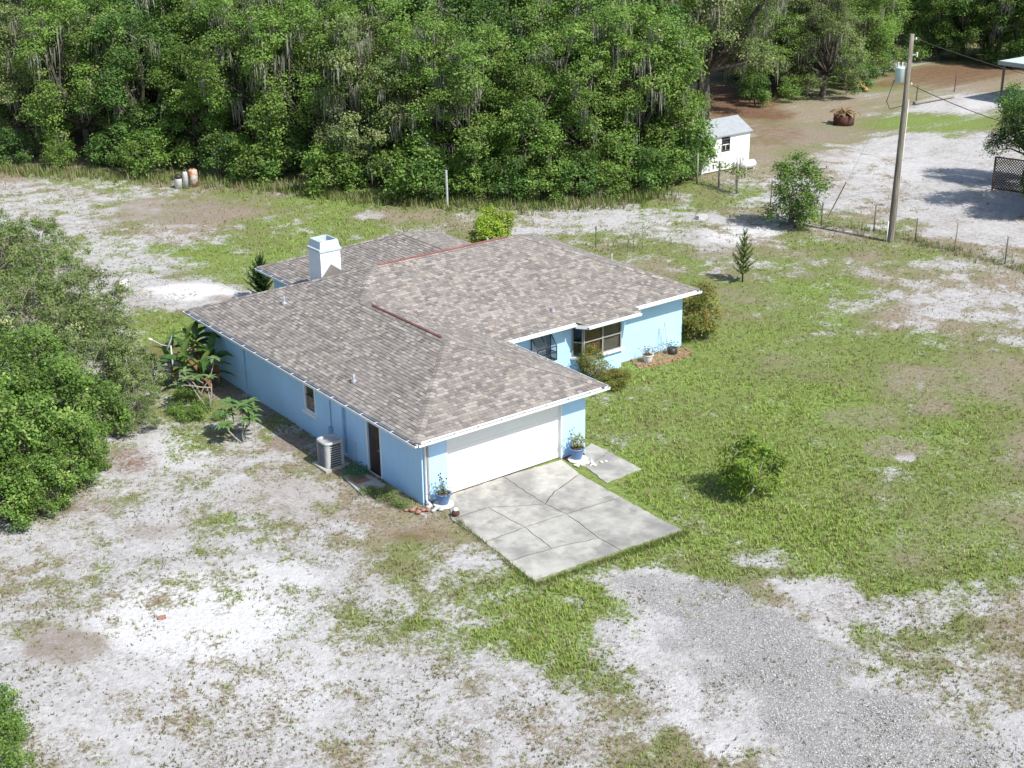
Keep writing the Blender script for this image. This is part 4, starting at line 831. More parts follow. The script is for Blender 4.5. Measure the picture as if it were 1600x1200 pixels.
# sapling with stakes, behind the house
sp = at(1003, 390); t = thing('sapling', 'thin staked sapling on the back lawn', 'tree', sp)
MB().tube([(0, 0, -.1), (.05, 0, .8), (.02, .05, 1.7)], [.02, .015, .006], 6).build('trunk', M['bark_pale'], t, True)
rgp = np.random.default_rng(5); Cc = rgp.normal(size=(220, 3))*np.array([.3, .3, .45])+np.array([0, 0, 1.2]); V, F = leaf_quads(Cc, rgp.normal(size=(220, 3))+np.array([0, 0, 1]), .11, .35, rgp); part('crown', np_mesh('crown', V, F, M['leaf'], np.array(PAL['oak'][0])*(.7+.6*rgp.random((220, 1)))), t)
for dx in (-.9, -.5): MB().tube([(dx, .1, -.2), (dx, .1, .9)], .015, 6).build('stake', M['post'], t)
p0 = at(931, 386); tag(MB().tube([(p0[0], p0[1], -.3), (p0[0], p0[1], 1.15)], .03, 8).build('stake_post', M['post']), 'thin dark stake on lawn beyond the right roof edge', 'post')
# banana clump
def big_leaf(L, Wd_, droop, rgb, rgl, n=9, torn=0):
    v = []; f = []; c = []
    for i in range(n+1):
        t = i/n; x = L*(t-.18*droop*t*t); z = L*(.42*t-droop*.62*t*t); w = Wd_*math.sin(math.pi*min(1, .06+.94*t)**.8)*.5+.01
        v += [(x, -w, z+.35*w), (x, 0, z), (x, w, z+.35*w)]
    for i in range(n):
        a = 3*i; f += [(a, a+1, a+4, a+3), (a+1, a+2, a+5, a+4)]; k = .8+.4*rgl.random(); c += [tuple(x*k for x in rgb), tuple(x*k*1.05 for x in rgb)]
    m_ = MB(); m_.v = v; m_.f = [list(q) for q in f]; m_.m = [0]*len(f); m_.c = c; return m_.mesh('leaf', M['banana'], True)
rgl = np.random.default_rng(8)
BL_ = [big_leaf(1.5, .36, .7, (.075, .15, .04), rgl), big_leaf(1.3, .34, 1.0, (.06, .125, .035), rgl), big_leaf(1.2, .33, .55, (.14, .22, .05), rgl), big_leaf(1.1, .28, 1.25, (.24, .13, .06), rgl)]
bp = at(322, 612); bp = (-1.0, 14.3, 0)
bn = thing('banana_plant', 'clump of broad-leaved banana plants at the shaded house corner', 'plant', bp)
stems = [(-.35, .5, 1.5), (.15, .9, 1.7), (.35, -.1, 1.25), (-.75, 0, 1.1), (-.25, -.45, .9), (.3, 1.4, 1.5), (-.9, 1.0, 1.2)]
for i, (x, y, h) in enumerate(stems):
    MB().tube([(x*.6, y*.6, -.1), (x*.9, y*.9, h*.6), (x, y, h)], [.09, .075, .05], 8).build('stem', M['dead'] if i % 3 == 1 else M['bark_pale'], bn, True)
    for k in range(8):
        o = part('leaf', BL_[3 if k == 7 else rgl.integers(3)], bn, (x, y, h-.08*k*.7)); o.rotation_euler = (rgl.normal()*.15, -.75+.15*k+rgl.normal()*.12, k*2.4+rgl.random()); s = .8+.35*rgl.random(); o.scale = (s, s, s)
# frangipani
pl_leaf = big_leaf(.48, .14, .75, (.12, .21, .07), rgl, 6); pl_leaf2 = big_leaf(.36, .10, .55, (.15, .22, .09), rgl, 6)
def frangipani(label, loc, tips, r, dens, lf):
    t = thing('frangipani', label, 'plant', loc); b0 = np.array([0, 0, 0.])
    m_ = MB()
    for j, tp in enumerate(tips):
        m_ = MB(); p = bent((0, 0, -.1) if j < 3 else np.array(tips[j % 3])*.45, tp, rgl, .08, 5); m_.tube(p, list(np.linspace(r, r*.55, 5)), 7); m_.build('branch', M['bark_pale'], t, True)
        for k in range(dens):
            o = part('leaf', lf, t, tp); o.rotation_euler = (0, -.25+.5*rgl.random(), k*2*math.pi/dens+rgl.random()*.5); s = .8+.4*rgl.random(); o.scale = (s, s, s)
fp = np.array(at(380, 690)); d2 = lambda px, py, z: tuple(np.array(G(px, py, z))-fp)
frangipani('leafy frangipani with long drooping leaves beside the blue wall', tuple(fp), [(-.35, .55, 1.0), (.15, .25, 1.25), (.45, .15, 1.05), (-.05, .75, 1.3), (-.55, .15, .75), (.25, -.2, .9), (.55, .5, 1.2)], .035, 13, pl_leaf)
fp2 = np.array(at(327, 643)); frangipani('spindly pale-stemmed frangipani with few leaves before the banana clump', tuple(fp2), [(.45, .2, 2.0), (-.6, .5, 1.3), (-.2, .55, 1.25), (-.9, .7, 1.1), (.2, .1, 1.3), (-.45, .9, 1.45)], .03, 8, pl_leaf2)
for dx, dy in ((.12, -.05), (.35, -.3)):
    tag(MB().tube([(fp[0]+dx, fp[1]+dy, -.2), (fp[0]+dx, fp[1]+dy, .62)], .014, 6).build('plant_stake', M['bark_pale']), 'thin garden stake beside the leafy frangipani', 'stake', 'stakes beside the frangipani')
make_variant('low', 41, .55, .55, 8, .15, 10, 22, .08, .5, 'oak', .015, 0, 0, sig=(.11, .07), lobe=(.3, .5), fork=.2)
make_variant('lowr', 42, .4, .6, 8, .15, 10, 22, .07, .5, 'scrub', .015, 0, 0, sig=(.11, .06), lobe=(.3, .5), fork=.2)
for x, y, s in ((300, 655, .9), (290, 625, .8), (318, 640, .6), (345, 655, .5), (275, 645, .6)): plant('low', 'low_shrub', 'low weedy green plant round the frangipani foot', 'plant', at(x, y), x*.7, s, 'weeds by the frangipanis')
for i, (x, y, s) in enumerate(((588, 772, .5), (603, 778, .55), (618, 786, .55), (575, 770, .42), (632, 791, .45))): plant('lowr', 'ground_cover_plant', 'pale grey-green leafy plant in the row by garage side wall', 'plant', at(x, y), i*1.3, s, 'plants along the garage side wall')

# ------------------------------------------------------------------ things round the house
ac0 = at(519, 728); ac = thing('air_conditioner', 'grey outdoor air conditioner with louvred sides by the blue wall', 'air conditioner', (-.78, 4.62, 0))
MB().box(-.5, -.5, -.05, .5, .5, .05).build('base_pad', M['concrete'], ac)
MB().lathe([(.34, 0), (.34, .78)], 32, (0, 0, .08), sq=6).build('coil', M['acdark'], ac, True)
for a in range(4):
    w = math.pi/4+a*math.pi/2; c, s = math.cos(w), math.sin(w); m_ = MB()
    for k in range(-3, 4):
        w0 = w+k*.085; w1 = w+(k+1)*.085-.0001
        if k == 3: continue
        rr = lambda t: .375/(abs(math.cos(t))**6+abs(math.sin(t))**6)**(1/6)
        p0 = np.array([rr(w0)*math.cos(w0), rr(w0)*math.sin(w0)]); p1 = np.array([rr(w1)*math.cos(w1), rr(w1)*math.sin(w1)])
        m_.add([(*p0, .06), (*p1, .06), (*p1, .90), (*p0, .90), (*(p0*.93), .06), (*(p1*.93), .06), (*(p1*.93), .90), (*(p0*.93), .90)], [(0, 1, 2, 3), (5, 4, 7, 6), (3, 2, 6, 7), (1, 0, 4, 5)])
    m_.build('corner_post', M['acgrey'], ac)
for k in range(9):
    m_ = MB().lathe([(.352, 0), (.372, .004), (.372, .024), (.352, .02)], 32, (0, 0, .12+k*.085), sq=6); m_.build('louvre', M['acgrey'], ac, True)
MB().lathe([(.39, 0), (.395, .05), (.37, .085), (.29, .09), (.27, .05), (.27, .02)], 32, (0, 0, .90), sq=5).build('lid', M['acgrey'], ac, True)
fan = MB().lathe([(.27, 0), (0.0001, 0.001)], 24, (0, 0, .915)).build('fan_well', M['acdark'], ac)
for r in (.08, .14, .20, .26): MB().tube([(r*math.cos(t*math.pi/12), r*math.sin(t*math.pi/12), .975) for t in range(25)], .006, 4, False).build('guard_ring', M['galv'], fan)
for t in range(6): MB().tube([(.02*math.cos(t*math.pi/3), .02*math.sin(t*math.pi/3), .972), (.28*math.cos(t*math.pi/3), .28*math.sin(t*math.pi/3), .972)], .006, 4).build('guard_bar', M['galv'], fan)
hz = at(556, 741); pts = []
for i in range(260):
    t = i/18*math.pi; r = .30+.13*math.sin(t*.37)+.05*math.sin(t*1.7); pts.append((hz[0]+.1*math.sin(t*.21)+r*math.cos(t), hz[1]+.25*math.cos(t*.17)+r*.9*math.sin(t), .06+.012*(i % 5)+.06*abs(math.sin(t*.11))))
tag(MB().tube(pts, .016, 6).build('garden_hose', M['hose'], None, True), 'coiled green garden hose between air conditioner and side door', 'hose')
dm = at(581, 748); tag(MB().box(-.95, 2.62, .036, -.42, 3.32, .05).build('door_mat', M['redbrick']), 'faded red mat before the brown side door', 'mat')
POTP = [(.42, .0), (.40, .02), (.30, .03)]
def pot(name, label, loc, s, mat, kind):
    t = thing(name, label, 'plant pot', loc)
    MB().lathe([(.15*s, 0), (.17*s, .03*s), (.235*s, .30*s), (.24*s, .34*s), (.265*s, .35*s), (.265*s, .39*s), (.235*s, .395*s), (.225*s, .36*s), (.0001, .355*s)], 24).build('pot', M[mat], t, True)
    MB().lathe([(.222*s, .362*s), (.1*s, .38*s), (.0001, .385*s)], 18).build('soil', M['soil'], t, True)
    rp = np.random.default_rng(int(loc[0]*100) % 1000)
    if kind == 'stems':
        for k in range(7):
            a = rp.random()*6.28; tip = np.array([.22*math.cos(a)*rp.random()*1.4, .22*math.sin(a), .75+.45*rp.random()]); p = bent((.05*math.cos(a), .05*math.sin(a), .36*s), tip, rp, .06, 4); MB().tube(p, [.009, .008, .006, .005], 5).build('stem', M['bark'], t, True)
            MB().lathe([(.0001, -.03), (.025, -.01), (.03, .02), (.0001, .045)], 7, tuple(tip)).build('seed_head', M['soil'], t)
        n = 150; C = rp.normal(size=(n, 3))*np.array([.17, .17, .12])+np.array([-.05, 0, .52])
        V, F = leaf_quads(C, rp.normal(size=(n, 3))*.7+np.array([0, 0, 1]), .08, .55, rp); part('foliage', np_mesh('foliage', V, F, M['leaf'], np.array([.22, .24, .12])*(.6+.7*rp.random((n, 1)))), t)
    elif kind == 'croton':
        n = 260; C = unit(rp.normal(size=(n, 3)))*(.10+.2*rp.random((n, 1)))*np.array([1, 1, 1.1])+np.array([.06, .0, .62])
        V, F = leaf_quads(C, rp.normal(size=(n, 3))*.6+np.array([0, 0, 1]), .11, .4, rp); part('foliage', np_mesh('foliage', V, F, M['leaf'], np.where(rp.random((n, 1)) < .55, np.array([[.42, .38, .10]]), np.array([[.16, .21, .06]]))*(.7+.5*rp.random((n, 1)))), t)
        for k in range(4):
            a = 2.6+rp.random()*1.4; tip = np.array([.35*math.cos(a), .3*math.sin(a), .85+.35*rp.random()]); MB().tube(bent((0, 0, .35), tip, rp, .06, 4), [.009, .008, .006, .005], 5).build('stem', M['bark'], t, True)
            C = rp.normal(size=(9, 3))*.07+tip; V, F = leaf_quads(C, rp.normal(size=(9, 3))+np.array([0, 0, 1]), .07, .6, rp); part('leaf_tuft', np_mesh('leaf_tuft', V, F, M['leaf'], np.array([.10, .12, .09])*(.6+.7*rp.random((9, 1)))), t)
    else:
        for k in range(16):
            a = k*.6; tip = np.array([.34*math.cos(a)*(.6+.5*rp.random()), .34*math.sin(a)*(.6+.5*rp.random()), .36+.3*rp.random()]); MB().tube(bent((0, 0, .3*s), tip, rp, .15, 4), [.008, .007, .006, .004], 4).build('twig', M['dead'], t)
        n = 120; C = rp.normal(size=(n, 3))*np.array([.16, .16, .1])+np.array([0, 0, .5]); V, F = leaf_quads(C, rp.normal(size=(n, 3)), .09, .4, rp); part('foliage', np_mesh('foliage', V, F, M['leaf'], np.array([.15, .12, .08])*(.6+.7*rp.random((n, 1)))), t)
    return t
def stone(name, label, loc, r, mat, group=None, seed=0, cat='stone', flat=.5):
    rp = random.Random(seed); m_ = MB(); n = 9; prof = []
    rows = [(.55, 0), (.95, .25), (1.0, .5), (.7, .85), (.0001, 1.0)]; vs = []
    m_.lathe([(r*a, r*flat*b*2) for a, b in rows], n, loc)
    m_.v = [(x+rp.uniform(-.15, .15)*r, y+rp.uniform(-.15, .15)*r, z+(rp.uniform(-.06, .06)*r if z > loc[2]+.01 else 0)) for x, y, z in m_.v]
    return tag(m_.build(name, M[mat], None, True), label, cat, group)
def slab_pad(label, loc, r, h=.05):
    m_ = MB().lathe([(r, 0), (r, h*.8), (r*.94, h), (.0001, h)], 14, loc); rp = random.Random(3); m_.v = [(x*1+rp.uniform(-.02, .02), y+rp.uniform(-.02, .02), z) for x, y, z in m_.v]; tag(m_.build('stepping_stone', M['stone_w']), label, 'stone')
lp = (.52, -.42, 0); slab_pad('white round pad under the left blue pot by downspout', lp, .34); pot('blue_planter', 'blue glazed pot with tall seedy stems at the downspout corner', (.52, -.42, .05), 1.0, 'pot', 'stems')
rp_ = (6.18, -.42, .0); slab_pad('white round pad under the right blue pot beside pebbles', (6.2, -.45, 0), .36); pot('blue_planter', 'blue glazed pot with yellow variegated plant at garage pier', (6.2, -.4, .05), 1.05, 'pot', 'croton')
for i in range(26):
    a = random.Random(i*7+1); x, y = 6.15+a.uniform(-.35, .75), -.98+a.uniform(-.22, .3)
    stone('pebble', 'white pebble beside the right blue pot', (x, y, .0), .035+.04*a.random(), 'stone_w', 'pebbles by the right blue pot', i)
tag(MB().prism([(5.87, -.05), (6.75, -.02), (6.65, -.30), (6.0, -.62), (5.86, -.45)], -.02, .03).build('mulch_bed', M['rust']), 'dark red mulch bed round the right blue pot', 'mulch', kind=None)
for i, (x, y) in enumerate(((-.42, -.30), (-.25, -.38), (-.55, -.18), (-.30, -.18), (-.12, -.45), (-.48, -.42), (-.68, -.02))): stone('red_rock', 'reddish rock heaped at the downspout foot', (x, y, 0), .075+.02*(i % 3), 'redbrick', 'red rocks at the garage corner', i+40)
for i, (x, y) in enumerate(((.12, -.55), (.0, -.3), (.3, -.25), (.22, -.7), (-.02, -.62))): stone('grey_rock', 'grey rock between downspout and left blue pot', (x, y, 0), .08+.02*(i % 2), 'galv', 'grey rocks by the left blue pot', i+80)
fj = at(712, 806); t = thing('garden_jar', 'small dark red glazed jar with white lid on drive edge', 'jar', (fj[0], fj[1], 0.0))
MB().lathe([(.08, 0), (.13, .06), (.135, .13), (.09, .19), (.07, .20)], 16).build('body', M['rust'], t, True); MB().lathe([(.08, .20), (.10, .22), (.07, .27), (.03, .30), (.0001, .31)], 14).build('lid', M['stone_w'], t, True)
# by the main front wall
pw = at(1012, 566); pot('white_planter', 'white pot with withered plant before the main front wall', (pw[0], pw[1], 0), .9, 'stone_w', 'dead')
pk = at(1050, 552); t = thing('log_planter', 'dark stump planter with low greenery at house corner', 'planter', (pk[0], pk[1], 0)); MB().lathe([(.22, 0), (.24, .1), (.20, .26), (.15, .26), (.13, .2), (.0001, .2)], 12).build('stump', M['black'], t, True)
rp2 = np.random.default_rng(4); C = rp2.normal(size=(90, 3))*np.array([.2, .2, .07])+np.array([-.1, 0, .36]); V, F = leaf_quads(C, rp2.normal(size=(90, 3))+np.array([0, 0, 1]), .1, .4, rp2); part('foliage', np_mesh('foliage', V, F, M['leaf'], np.array([.10, .15, .05])*(.6+.7*rp2.random((90, 1)))), t)
ph = at(1040, 553); t = thing('wire_trellis', 'thin wire tripod trellis leaning by the front wall', 'trellis', (ph[0], ph[1]+.1, 0))
for a, b in ((-.28, .05), (.28, .08), (0, -.2)): MB().tube([(a, b, -.05), (a*.5, b*.5, .75), (0, 0, 1.3)], .010, 6).build('wire_leg', M['galv'], t)
MB().lathe([(.0001, 1.29), (.03, 1.31), (.03, 1.36), (.0001, 1.38)], 8).build('finial', M['galv'], t)
bed = [G(*p)[:2] for p in ((985,563),(1000,577),(1030,570),(1060,562),(1082,551),(1070,545))]
for i in range(len(bed)-1):
    a, b = np.array(bed[i]), np.array(bed[i+1]); L = np.linalg.norm(b-a); n = int(L/.24); d = (b-a)/L
    for j in range(n):
        p = a+d*(j*.24); nn = np.array([-d[1], d[0]]); jit = random.Random(i*31+j)
        if jit.random() < .3: continue
        m_ = MB().obox((*(p+nn*jit.uniform(-.03, .03)), -.03), (*(d*.21), 0), (*(nn*.10), 0), (0, 0, .09+jit.uniform(-.015, .015))); tag(m_.build('edging_brick', M['redbrick']), 'reddish edging brick round the front wall flower bed', 'brick', 'edging bricks of the front bed')
tag(MB().prism([tuple(p) for p in bed]+[(16.9, 5.80), (13.6, 5.80)], -.03, .012).build('flower_bed', M['dead']), 'bare brown flower bed along the main front wall', kind='structure')
# satellite dish behind the banana clump
sd = (-1.95, 14.95, 0); t = thing('satellite_dish', 'grey satellite dish on pole behind the banana clump', 'satellite dish', sd)
MB().tube([(0, 0, -.3), (0, 0, 1.75)], .035, 8).build('pole', M['galv'], t, True)
ds = MB().lathe([(.0001, 0), (.15, .012), (.30, .05), (.36, .07), (.36, .08), (.30, .062), (.15, .022), (.0001, .01)], 24).build('dish', M['galv'], t, True)
Rd = (Vector((.55, .45, .72))).to_track_quat('Z', 'Y').to_matrix().to_4x4(); Rd = Vector((-.80, .42, .42)).to_track_quat('Z', 'Y').to_matrix().to_4x4(); ds.matrix_basis = Matrix.Translation((0, 0, 1.82)) @ Rd
MB().tube([(0, 0, 1.72), (-.35, .02, 1.85), (-.70, .10, 2.12)], .02, 6).build('arm', M['galv'], t, True); MB().tube([(-.70, .10, 2.12), (-.83, .14, 2.20)], [.05, .035], 8).build('feed_horn', M['stone_w'], t, True)
# tipped bucket and brick in the sand, tanks, post
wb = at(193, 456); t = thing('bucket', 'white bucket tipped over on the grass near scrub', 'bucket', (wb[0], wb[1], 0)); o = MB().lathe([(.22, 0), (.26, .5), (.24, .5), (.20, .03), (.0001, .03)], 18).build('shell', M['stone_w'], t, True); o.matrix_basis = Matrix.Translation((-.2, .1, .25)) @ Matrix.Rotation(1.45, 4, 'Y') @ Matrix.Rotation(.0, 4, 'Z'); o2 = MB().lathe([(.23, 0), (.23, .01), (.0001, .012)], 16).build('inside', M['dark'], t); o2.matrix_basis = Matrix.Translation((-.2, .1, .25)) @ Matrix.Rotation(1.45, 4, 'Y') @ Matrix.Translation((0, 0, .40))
rb = at(247, 968); tag(MB().obox((rb[0], rb[1], -.02), (.22, -.06, 0), (.03, .10, 0), (0, 0, .075)).build('brick', M['redbrick']), 'single red brick lying on the white sand yard', 'brick')
def tank(label, px, py, r, h, top, mat, dome=.12, rustcap=False):
    p = at(px, py); t = thing('tank', label, 'tank', p); MB().lathe([(r, -.05), (r, h-dome), (r*.92, h-dome*.4), (r*.5, h), (.0001, h)], 18).build('shell', M[mat], t, True)
    if top: MB().lathe([(r*1.03, h-dome-.1), (r*1.03, h-dome+.02), (r*.95, h-dome*.3), (r*.5, h+.012), (.0001, h+.015)], 18).build('lid', M[top], t, True)
    else: MB().tube([(0, 0, h), (0, 0, h+.09)], .05, 8).build('valve', M['black'], t)
M['tank_white'] = simple('tank_white', (.62, .62, .60), .5, .12, 3)
q = N('rusty_white'); M['rusty_white'] = q.done(q.mix(q.step(.42, .58, q.noise(2.2, 6, .7, q.obj())), (.60, .58, .54), (.42, .17, .07)), .7)
tank('squat white tank with dark lid beside the wood', 280, 294, .23, .85, 'black', 'tank_white'); tank('slim grey cylinder tank with dark valve beside the wood', 291, 294, .16, 1.05, None, 'galv', .2); tank('white tank stained with orange rust beside the wood', 303, 291, .29, 1.1, None, 'rusty_white', .15)
p0 = at(699, 322); tag(MB().tube([(p0[0], p0[1], -.3), (p0[0], p0[1], 1.0), (p0[0]-.02, p0[1], Hfor(p0, 266))], .07, 8).build('wooden_post', M['galv']), 'pale upright post at the edge of the wood', 'post')
cbp = at(1090, 342); t = tag(MB().box(cbp[0]-.1, cbp[1]-.2, -.02, cbp[0]+.6, cbp[1]+.1, .2).build('concrete_block', M['galv']), 'grey concrete block on the sandy back lawn', 'block')

# ------------------------------------------------------------------ shed, gate, fence
s0 = np.array(at(1096, 273)); s1 = np.array(at(1159, 256)); s1[1] = s0[1]; sw = s1[0]-s0[0]; shH = Hfor(s0, 216); sdp = 2.5
shed = thing('shed', 'small white clapboard shed with grey gable roof', 'shed', tuple(s0))
nb = 12
for k in range(nb):
    z0 = .05+k*(shH-.05)/nb; z1 = .05+(k+1)*(shH-.05)/nb
    for x0, x1 in ((0, sw*.40), (sw*.58, sw)) if shH*.54 < (z0+z1)/2 < shH*.88 else ((0, sw),):
        m_ = MB(); m_.add([(x0, -.03, z0), (x1, -.03, z0), (x1, -.008, z1), (x0, -.008, z1), (x0, .02, z0), (x1, .02, z0), (x1, .02, z1), (x0, .02, z1)], [(0, 1, 2, 3), (0, 4, 5, 1), (3, 2, 6, 7), (0, 3, 7, 4), (1, 5, 6, 2)]); m_.build('board', M['white'], shed)
MB().box(0, .021, -.05, .05, sdp, shH).build('side_wall', M['white'], shed); rw = MB(); rw.box(sw-.05, .021, -.05, sw, sdp, shH); rw.add([(sw, 0, shH), (sw, sdp, shH), (sw, sdp/2, shH+.7)], [(0, 1, 2)]); rw.build('side_wall', M['white'], shed); MB().box(.05, sdp-.05, -.05, sw-.05, sdp, shH).build('back_wall', M['white'], shed)
for sx in (-.03, sw-.05): MB().box(sx, -.045, 0, sx+.08, -.009, shH).build('corner_trim', M['white'], shed)
for yy, s_y in ((-.18, 1), (sdp+.18, -1)):
    a = np.array([-.15, yy, shH-.09]); b = np.array([0, s_y*(sdp/2+.18), .7+.09]); MB().obox(a, (sw+.3, 0, 0), b, (0, 0, .06)).build('roof', M['shedroof'], shed)
wz0, wz1, wxa, wxb = shH*.54, shH*.88, sw*.40, sw*.58
wm = MB()
for (a, b, c, d) in ((wxa, wxa+.06, wz0, wz1), (wxb-.06, wxb, wz0, wz1), (wxa+.06, wxb-.06, wz0, wz0+.06), (wxa+.06, wxb-.06, wz1-.06, wz1)): wm.box(a, -.05, c, b, .02, d)
wn = wm.build('window', M['acdark'], shed); MB().box(wxa+.06, -.03, (wz0+wz1)/2-.02, wxb-.06, .01, (wz0+wz1)/2+.02).build('rail', M['white'], wn); MB().box((wxa+wxb)/2-.015, -.029, wz0+.06, (wxa+wxb)/2+.015, .009, (wz0+wz1)/2-.02).build('mullion', M['white'], wn)
for z0, z1 in ((wz0+.06, (wz0+wz1)/2-.02), ((wz0+wz1)/2+.02, wz1-.06)): MB().box(wxa+.06, 0, z0, wxb-.06, .006, z1).build('pane', M['glass'], wn)
MB().box(wxa, .03, wz0, wxb, .05, wz1).build('window_backing', M['dark'], wn)  # near-black sheet stands in for the dark shed interior
MB().box(.55, -.10, shH*.72, .70, -.03, shH*.76).build('wall_lamp', M['black'], shed)
for i, (x, h) in enumerate(((2.75, .75), (3.05, .7), (3.3, .72))): tag(MB().obox((s0[0]+x, s0[1]-.55, -.02), (.22, .02, 0), (0, .08, 0), (.02, .18, h)).build('metal_sheet', M['galv']), 'narrow grey metal sheet propped against the shed front', 'metal sheet', 'sheets propped on the shed')
pt = np.array(at(1172, 263)); t = thing('propane_tank', 'white propane cylinder lying beside the shed corner', 'tank', tuple(pt)); o = MB().lathe([(.0001, -.62), (.2, -.56), (.28, -.45), (.28, .45), (.2, .56), (.0001, .62)], 16).build('shell', M['tank_white'], t, True); o.matrix_basis = Matrix.Translation((-.2, 0, .30)) @ Matrix.Rotation(math.pi/2, 4, 'Y'); MB().box(-.6, -.2, -.03, -.5, .2, .12).build('foot', M['galv'], t); MB().box(.1, -.2, -.03, .2, .2, .12).build('foot', M['galv'], t)
g0, g1 = np.array(at(1123, 292)), np.array(at(1151, 302)); t = thing('garden_gate', 'metal garden gate overgrown with vine before the shed', 'gate', tuple(g0)); dg = g1-g0
for p, h in ((np.zeros(3), 1.5), (dg, 1.75)): MB().tube([p+[0, 0, -.3], p+[0, 0, h]], .06, 8).build('post', M['wood'], t, True)
MB().tube([dg*.08+[0, 0, .2], dg*.92+[0, 0, .2], dg*.92+[0, 0, 1.1], dg*.08+[0, 0, 1.1], dg*.08+[0, 0, .2]], .025, 6).build('gate_frame', M['galv'], t)
for z in (.5, .8): MB().tube([dg*.08+[0, 0, z], dg*.92+[0, 0, z]], .012, 5).build('bar', M['galv'], t)
rp3 = np.random.default_rng(14); n = 420; u = rp3.random((n, 1)); C = (dg*(u*1.9-.35))+rp3.normal(size=(n, 3))*np.array([.22, .22, .16])+np.array([0, 0, 1.35]); V, F = leaf_quads(C, rp3.normal(size=(n, 3))+np.array([0, 0, 1]), .15, .6, rp3); part('vine', np_mesh('vine', V, F, M['leaf'], np.array(PAL['oak'][0])*(.6+.7*rp3.random((n, 1)))), t)
FP = [(1089,287),(1204,318),(1283,352),(1365,361),(1430,377),(1491,392),(1570,412),(1640,432)]
fpos = [np.array(at(*p)) for p in FP]; fence = thing('wire_fence', 'low wire fence on thin dark posts along the sand track', 'fence', tuple(fpos[0]))
for i, p in enumerate(fpos):
    q_ = p-fpos[0]; h = (1.9, 1.4, 1.3, 1.45, 1.25, 1.5, 1.4, 1.4)[i]; lean = (0, .03, .02, .03, .02, .10, .02, 0)[i]; MB().tube([q_+[0, 0, -.3], q_+[lean, 0, h]], .035 if i else .06, 7).build('post', M['post'] if i % 5 else M['wood'], fence, True)
for i in range(len(fpos)-1):
    for z in (.35, .7, 1.05):
        a, b = fpos[i]-fpos[0], fpos[i+1]-fpos[0]; MB().tube([a+[0, 0, z], (a+b)/2+[0, 0, z-.05], b+[0, 0, z]], .006, 4).build('wire', M['galv'], fence)
# fire ring heaped with dead fronds
fr0 = np.array(at(1318, 194)); t = thing('fire_ring', 'rusty steel fire ring before the oak grove', 'fire ring', tuple(fr0)); MB().lathe([(.74, -.05), (.76, .35), (.74, .72), (.70, .72), (.69, .1)], 26).build('drum', M['rust'], t, True); MB().lathe([(.69, .5), (.3, .6), (.0001, .66)], 16).build('ash', M['soil'], t)
fl_ = big_leaf(1.0, .34, .95, (.27, .19, .12), rgl, 6)
for k in range(16):
    o = tag(part('dead_frond', fl_, None, (fr0[0]+rgl.normal()*.15, fr0[1]+rgl.normal()*.15, .74+.12*rgl.random())), 'dried brown palm frond piled on the rusty fire ring', 'frond', 'dead fronds on the fire ring'); o.rotation_euler = (rgl.normal()*.3, rgl.normal()*.15, k*.42+rgl.random()*.3); s = 1.0+.45*rgl.random(); o.scale = (s, s, s*1.0)
# leaning boards by the grove
p0 = np.array(at(1352, 141)); tag(MB().obox(p0, (.5, -.1, 0), (.04, .15, 0.02), (-.5, .4, .7)).build('plank', M['plank']), 'orange plank leaning under the grove oak', 'plank'); tag(MB().obox(p0+[.5, .7, 0], (.5, -.2, 0), (.03, .08, 0), (.15, .25, 1.5)).build('grey_board', M['wood']), 'grey weathered board standing behind the orange plank', 'board')
for i, (x, y) in enumerate(((1431, 160), (1491, 143))):
    p0 = at(x, y); tag(MB().tube([(p0[0], p0[1], -.3), (p0[0]+.08, p0[1], Hfor(p0, y-26))], .05, 7).build('grove_post', M['post']), ('leaning dark post beside bleached log', 'upright dark post at the litter edge')[i], 'post')
a, b = np.array(at(1428, 164)), np.array(at(1490, 153)); tag(MB().tube([a+[0, 0, .12], (a+b)/2+[0, 0, .14], b+[0, 0, .1]], [.16, .13, .09], 8).build('fallen_log', M['bark_pale'], None, True), 'bleached log lying on the sand by the grove', 'log')

# ------------------------------------------------------------------ utility pole
pb = np.array(at(1391, 377)); ph_ = 10.75; lean = np.array([_r0[0], _r0[1], 0])*.17; t = thing('utility_pole', 'tall weathered wooden utility pole with transformer', 'utility pole', tuple(pb))
LP = lambda z: lean*(z/ph_)+np.array([0, 0, z])
MB().tube([LP(-.5), LP(0), LP(3), LP(7), LP(ph_)], [.19, .185, .165, .14, .115], 14).build('pole', M['pole'], t, True)
lft = -side
tr0 = LP(8.35)+lft*.42; xf = MB().lathe([(.20, 0), (.235, .02), (.235, .68), (.245, .70), (.245, .74), (.20, .78), (.0001, .80)], 18, tuple(tr0)).build('transformer', M['xfmr'], t, True)
for dx in (-.1, .1): MB().lathe([(.035, .78), (.05, .82), (.03, .86), (.05, .90), (.03, .94), (.045, .98), (.0001, 1.02)], 10, tuple(tr0+side*dx)).build('bushing', M['stone_w'], xf, True)
MB().obox(LP(8.6)+lft*.2, lft*-.1, away*.06, (0, 0, .12)).build('bracket', M['galv'], t); MB().obox(LP(8.9)+lft*.2, lft*-.1, away*.06, (0, 0, .12)).build('bracket', M['galv'], t)
MB().tube([LP(9.0)+lft*.45, LP(9.6)+lft*.35, LP(10.2)+lft*.12], .012, 5).build('jumper', M['black'], t); MB().tube([tr0+[0, 0, .1]-side*.25, LP(7.4)+lft*.95, LP(7.0)+lft*.75, LP(7.15)+lft*.15], .022, 6).build('cable_loop', M['black'], t, True)
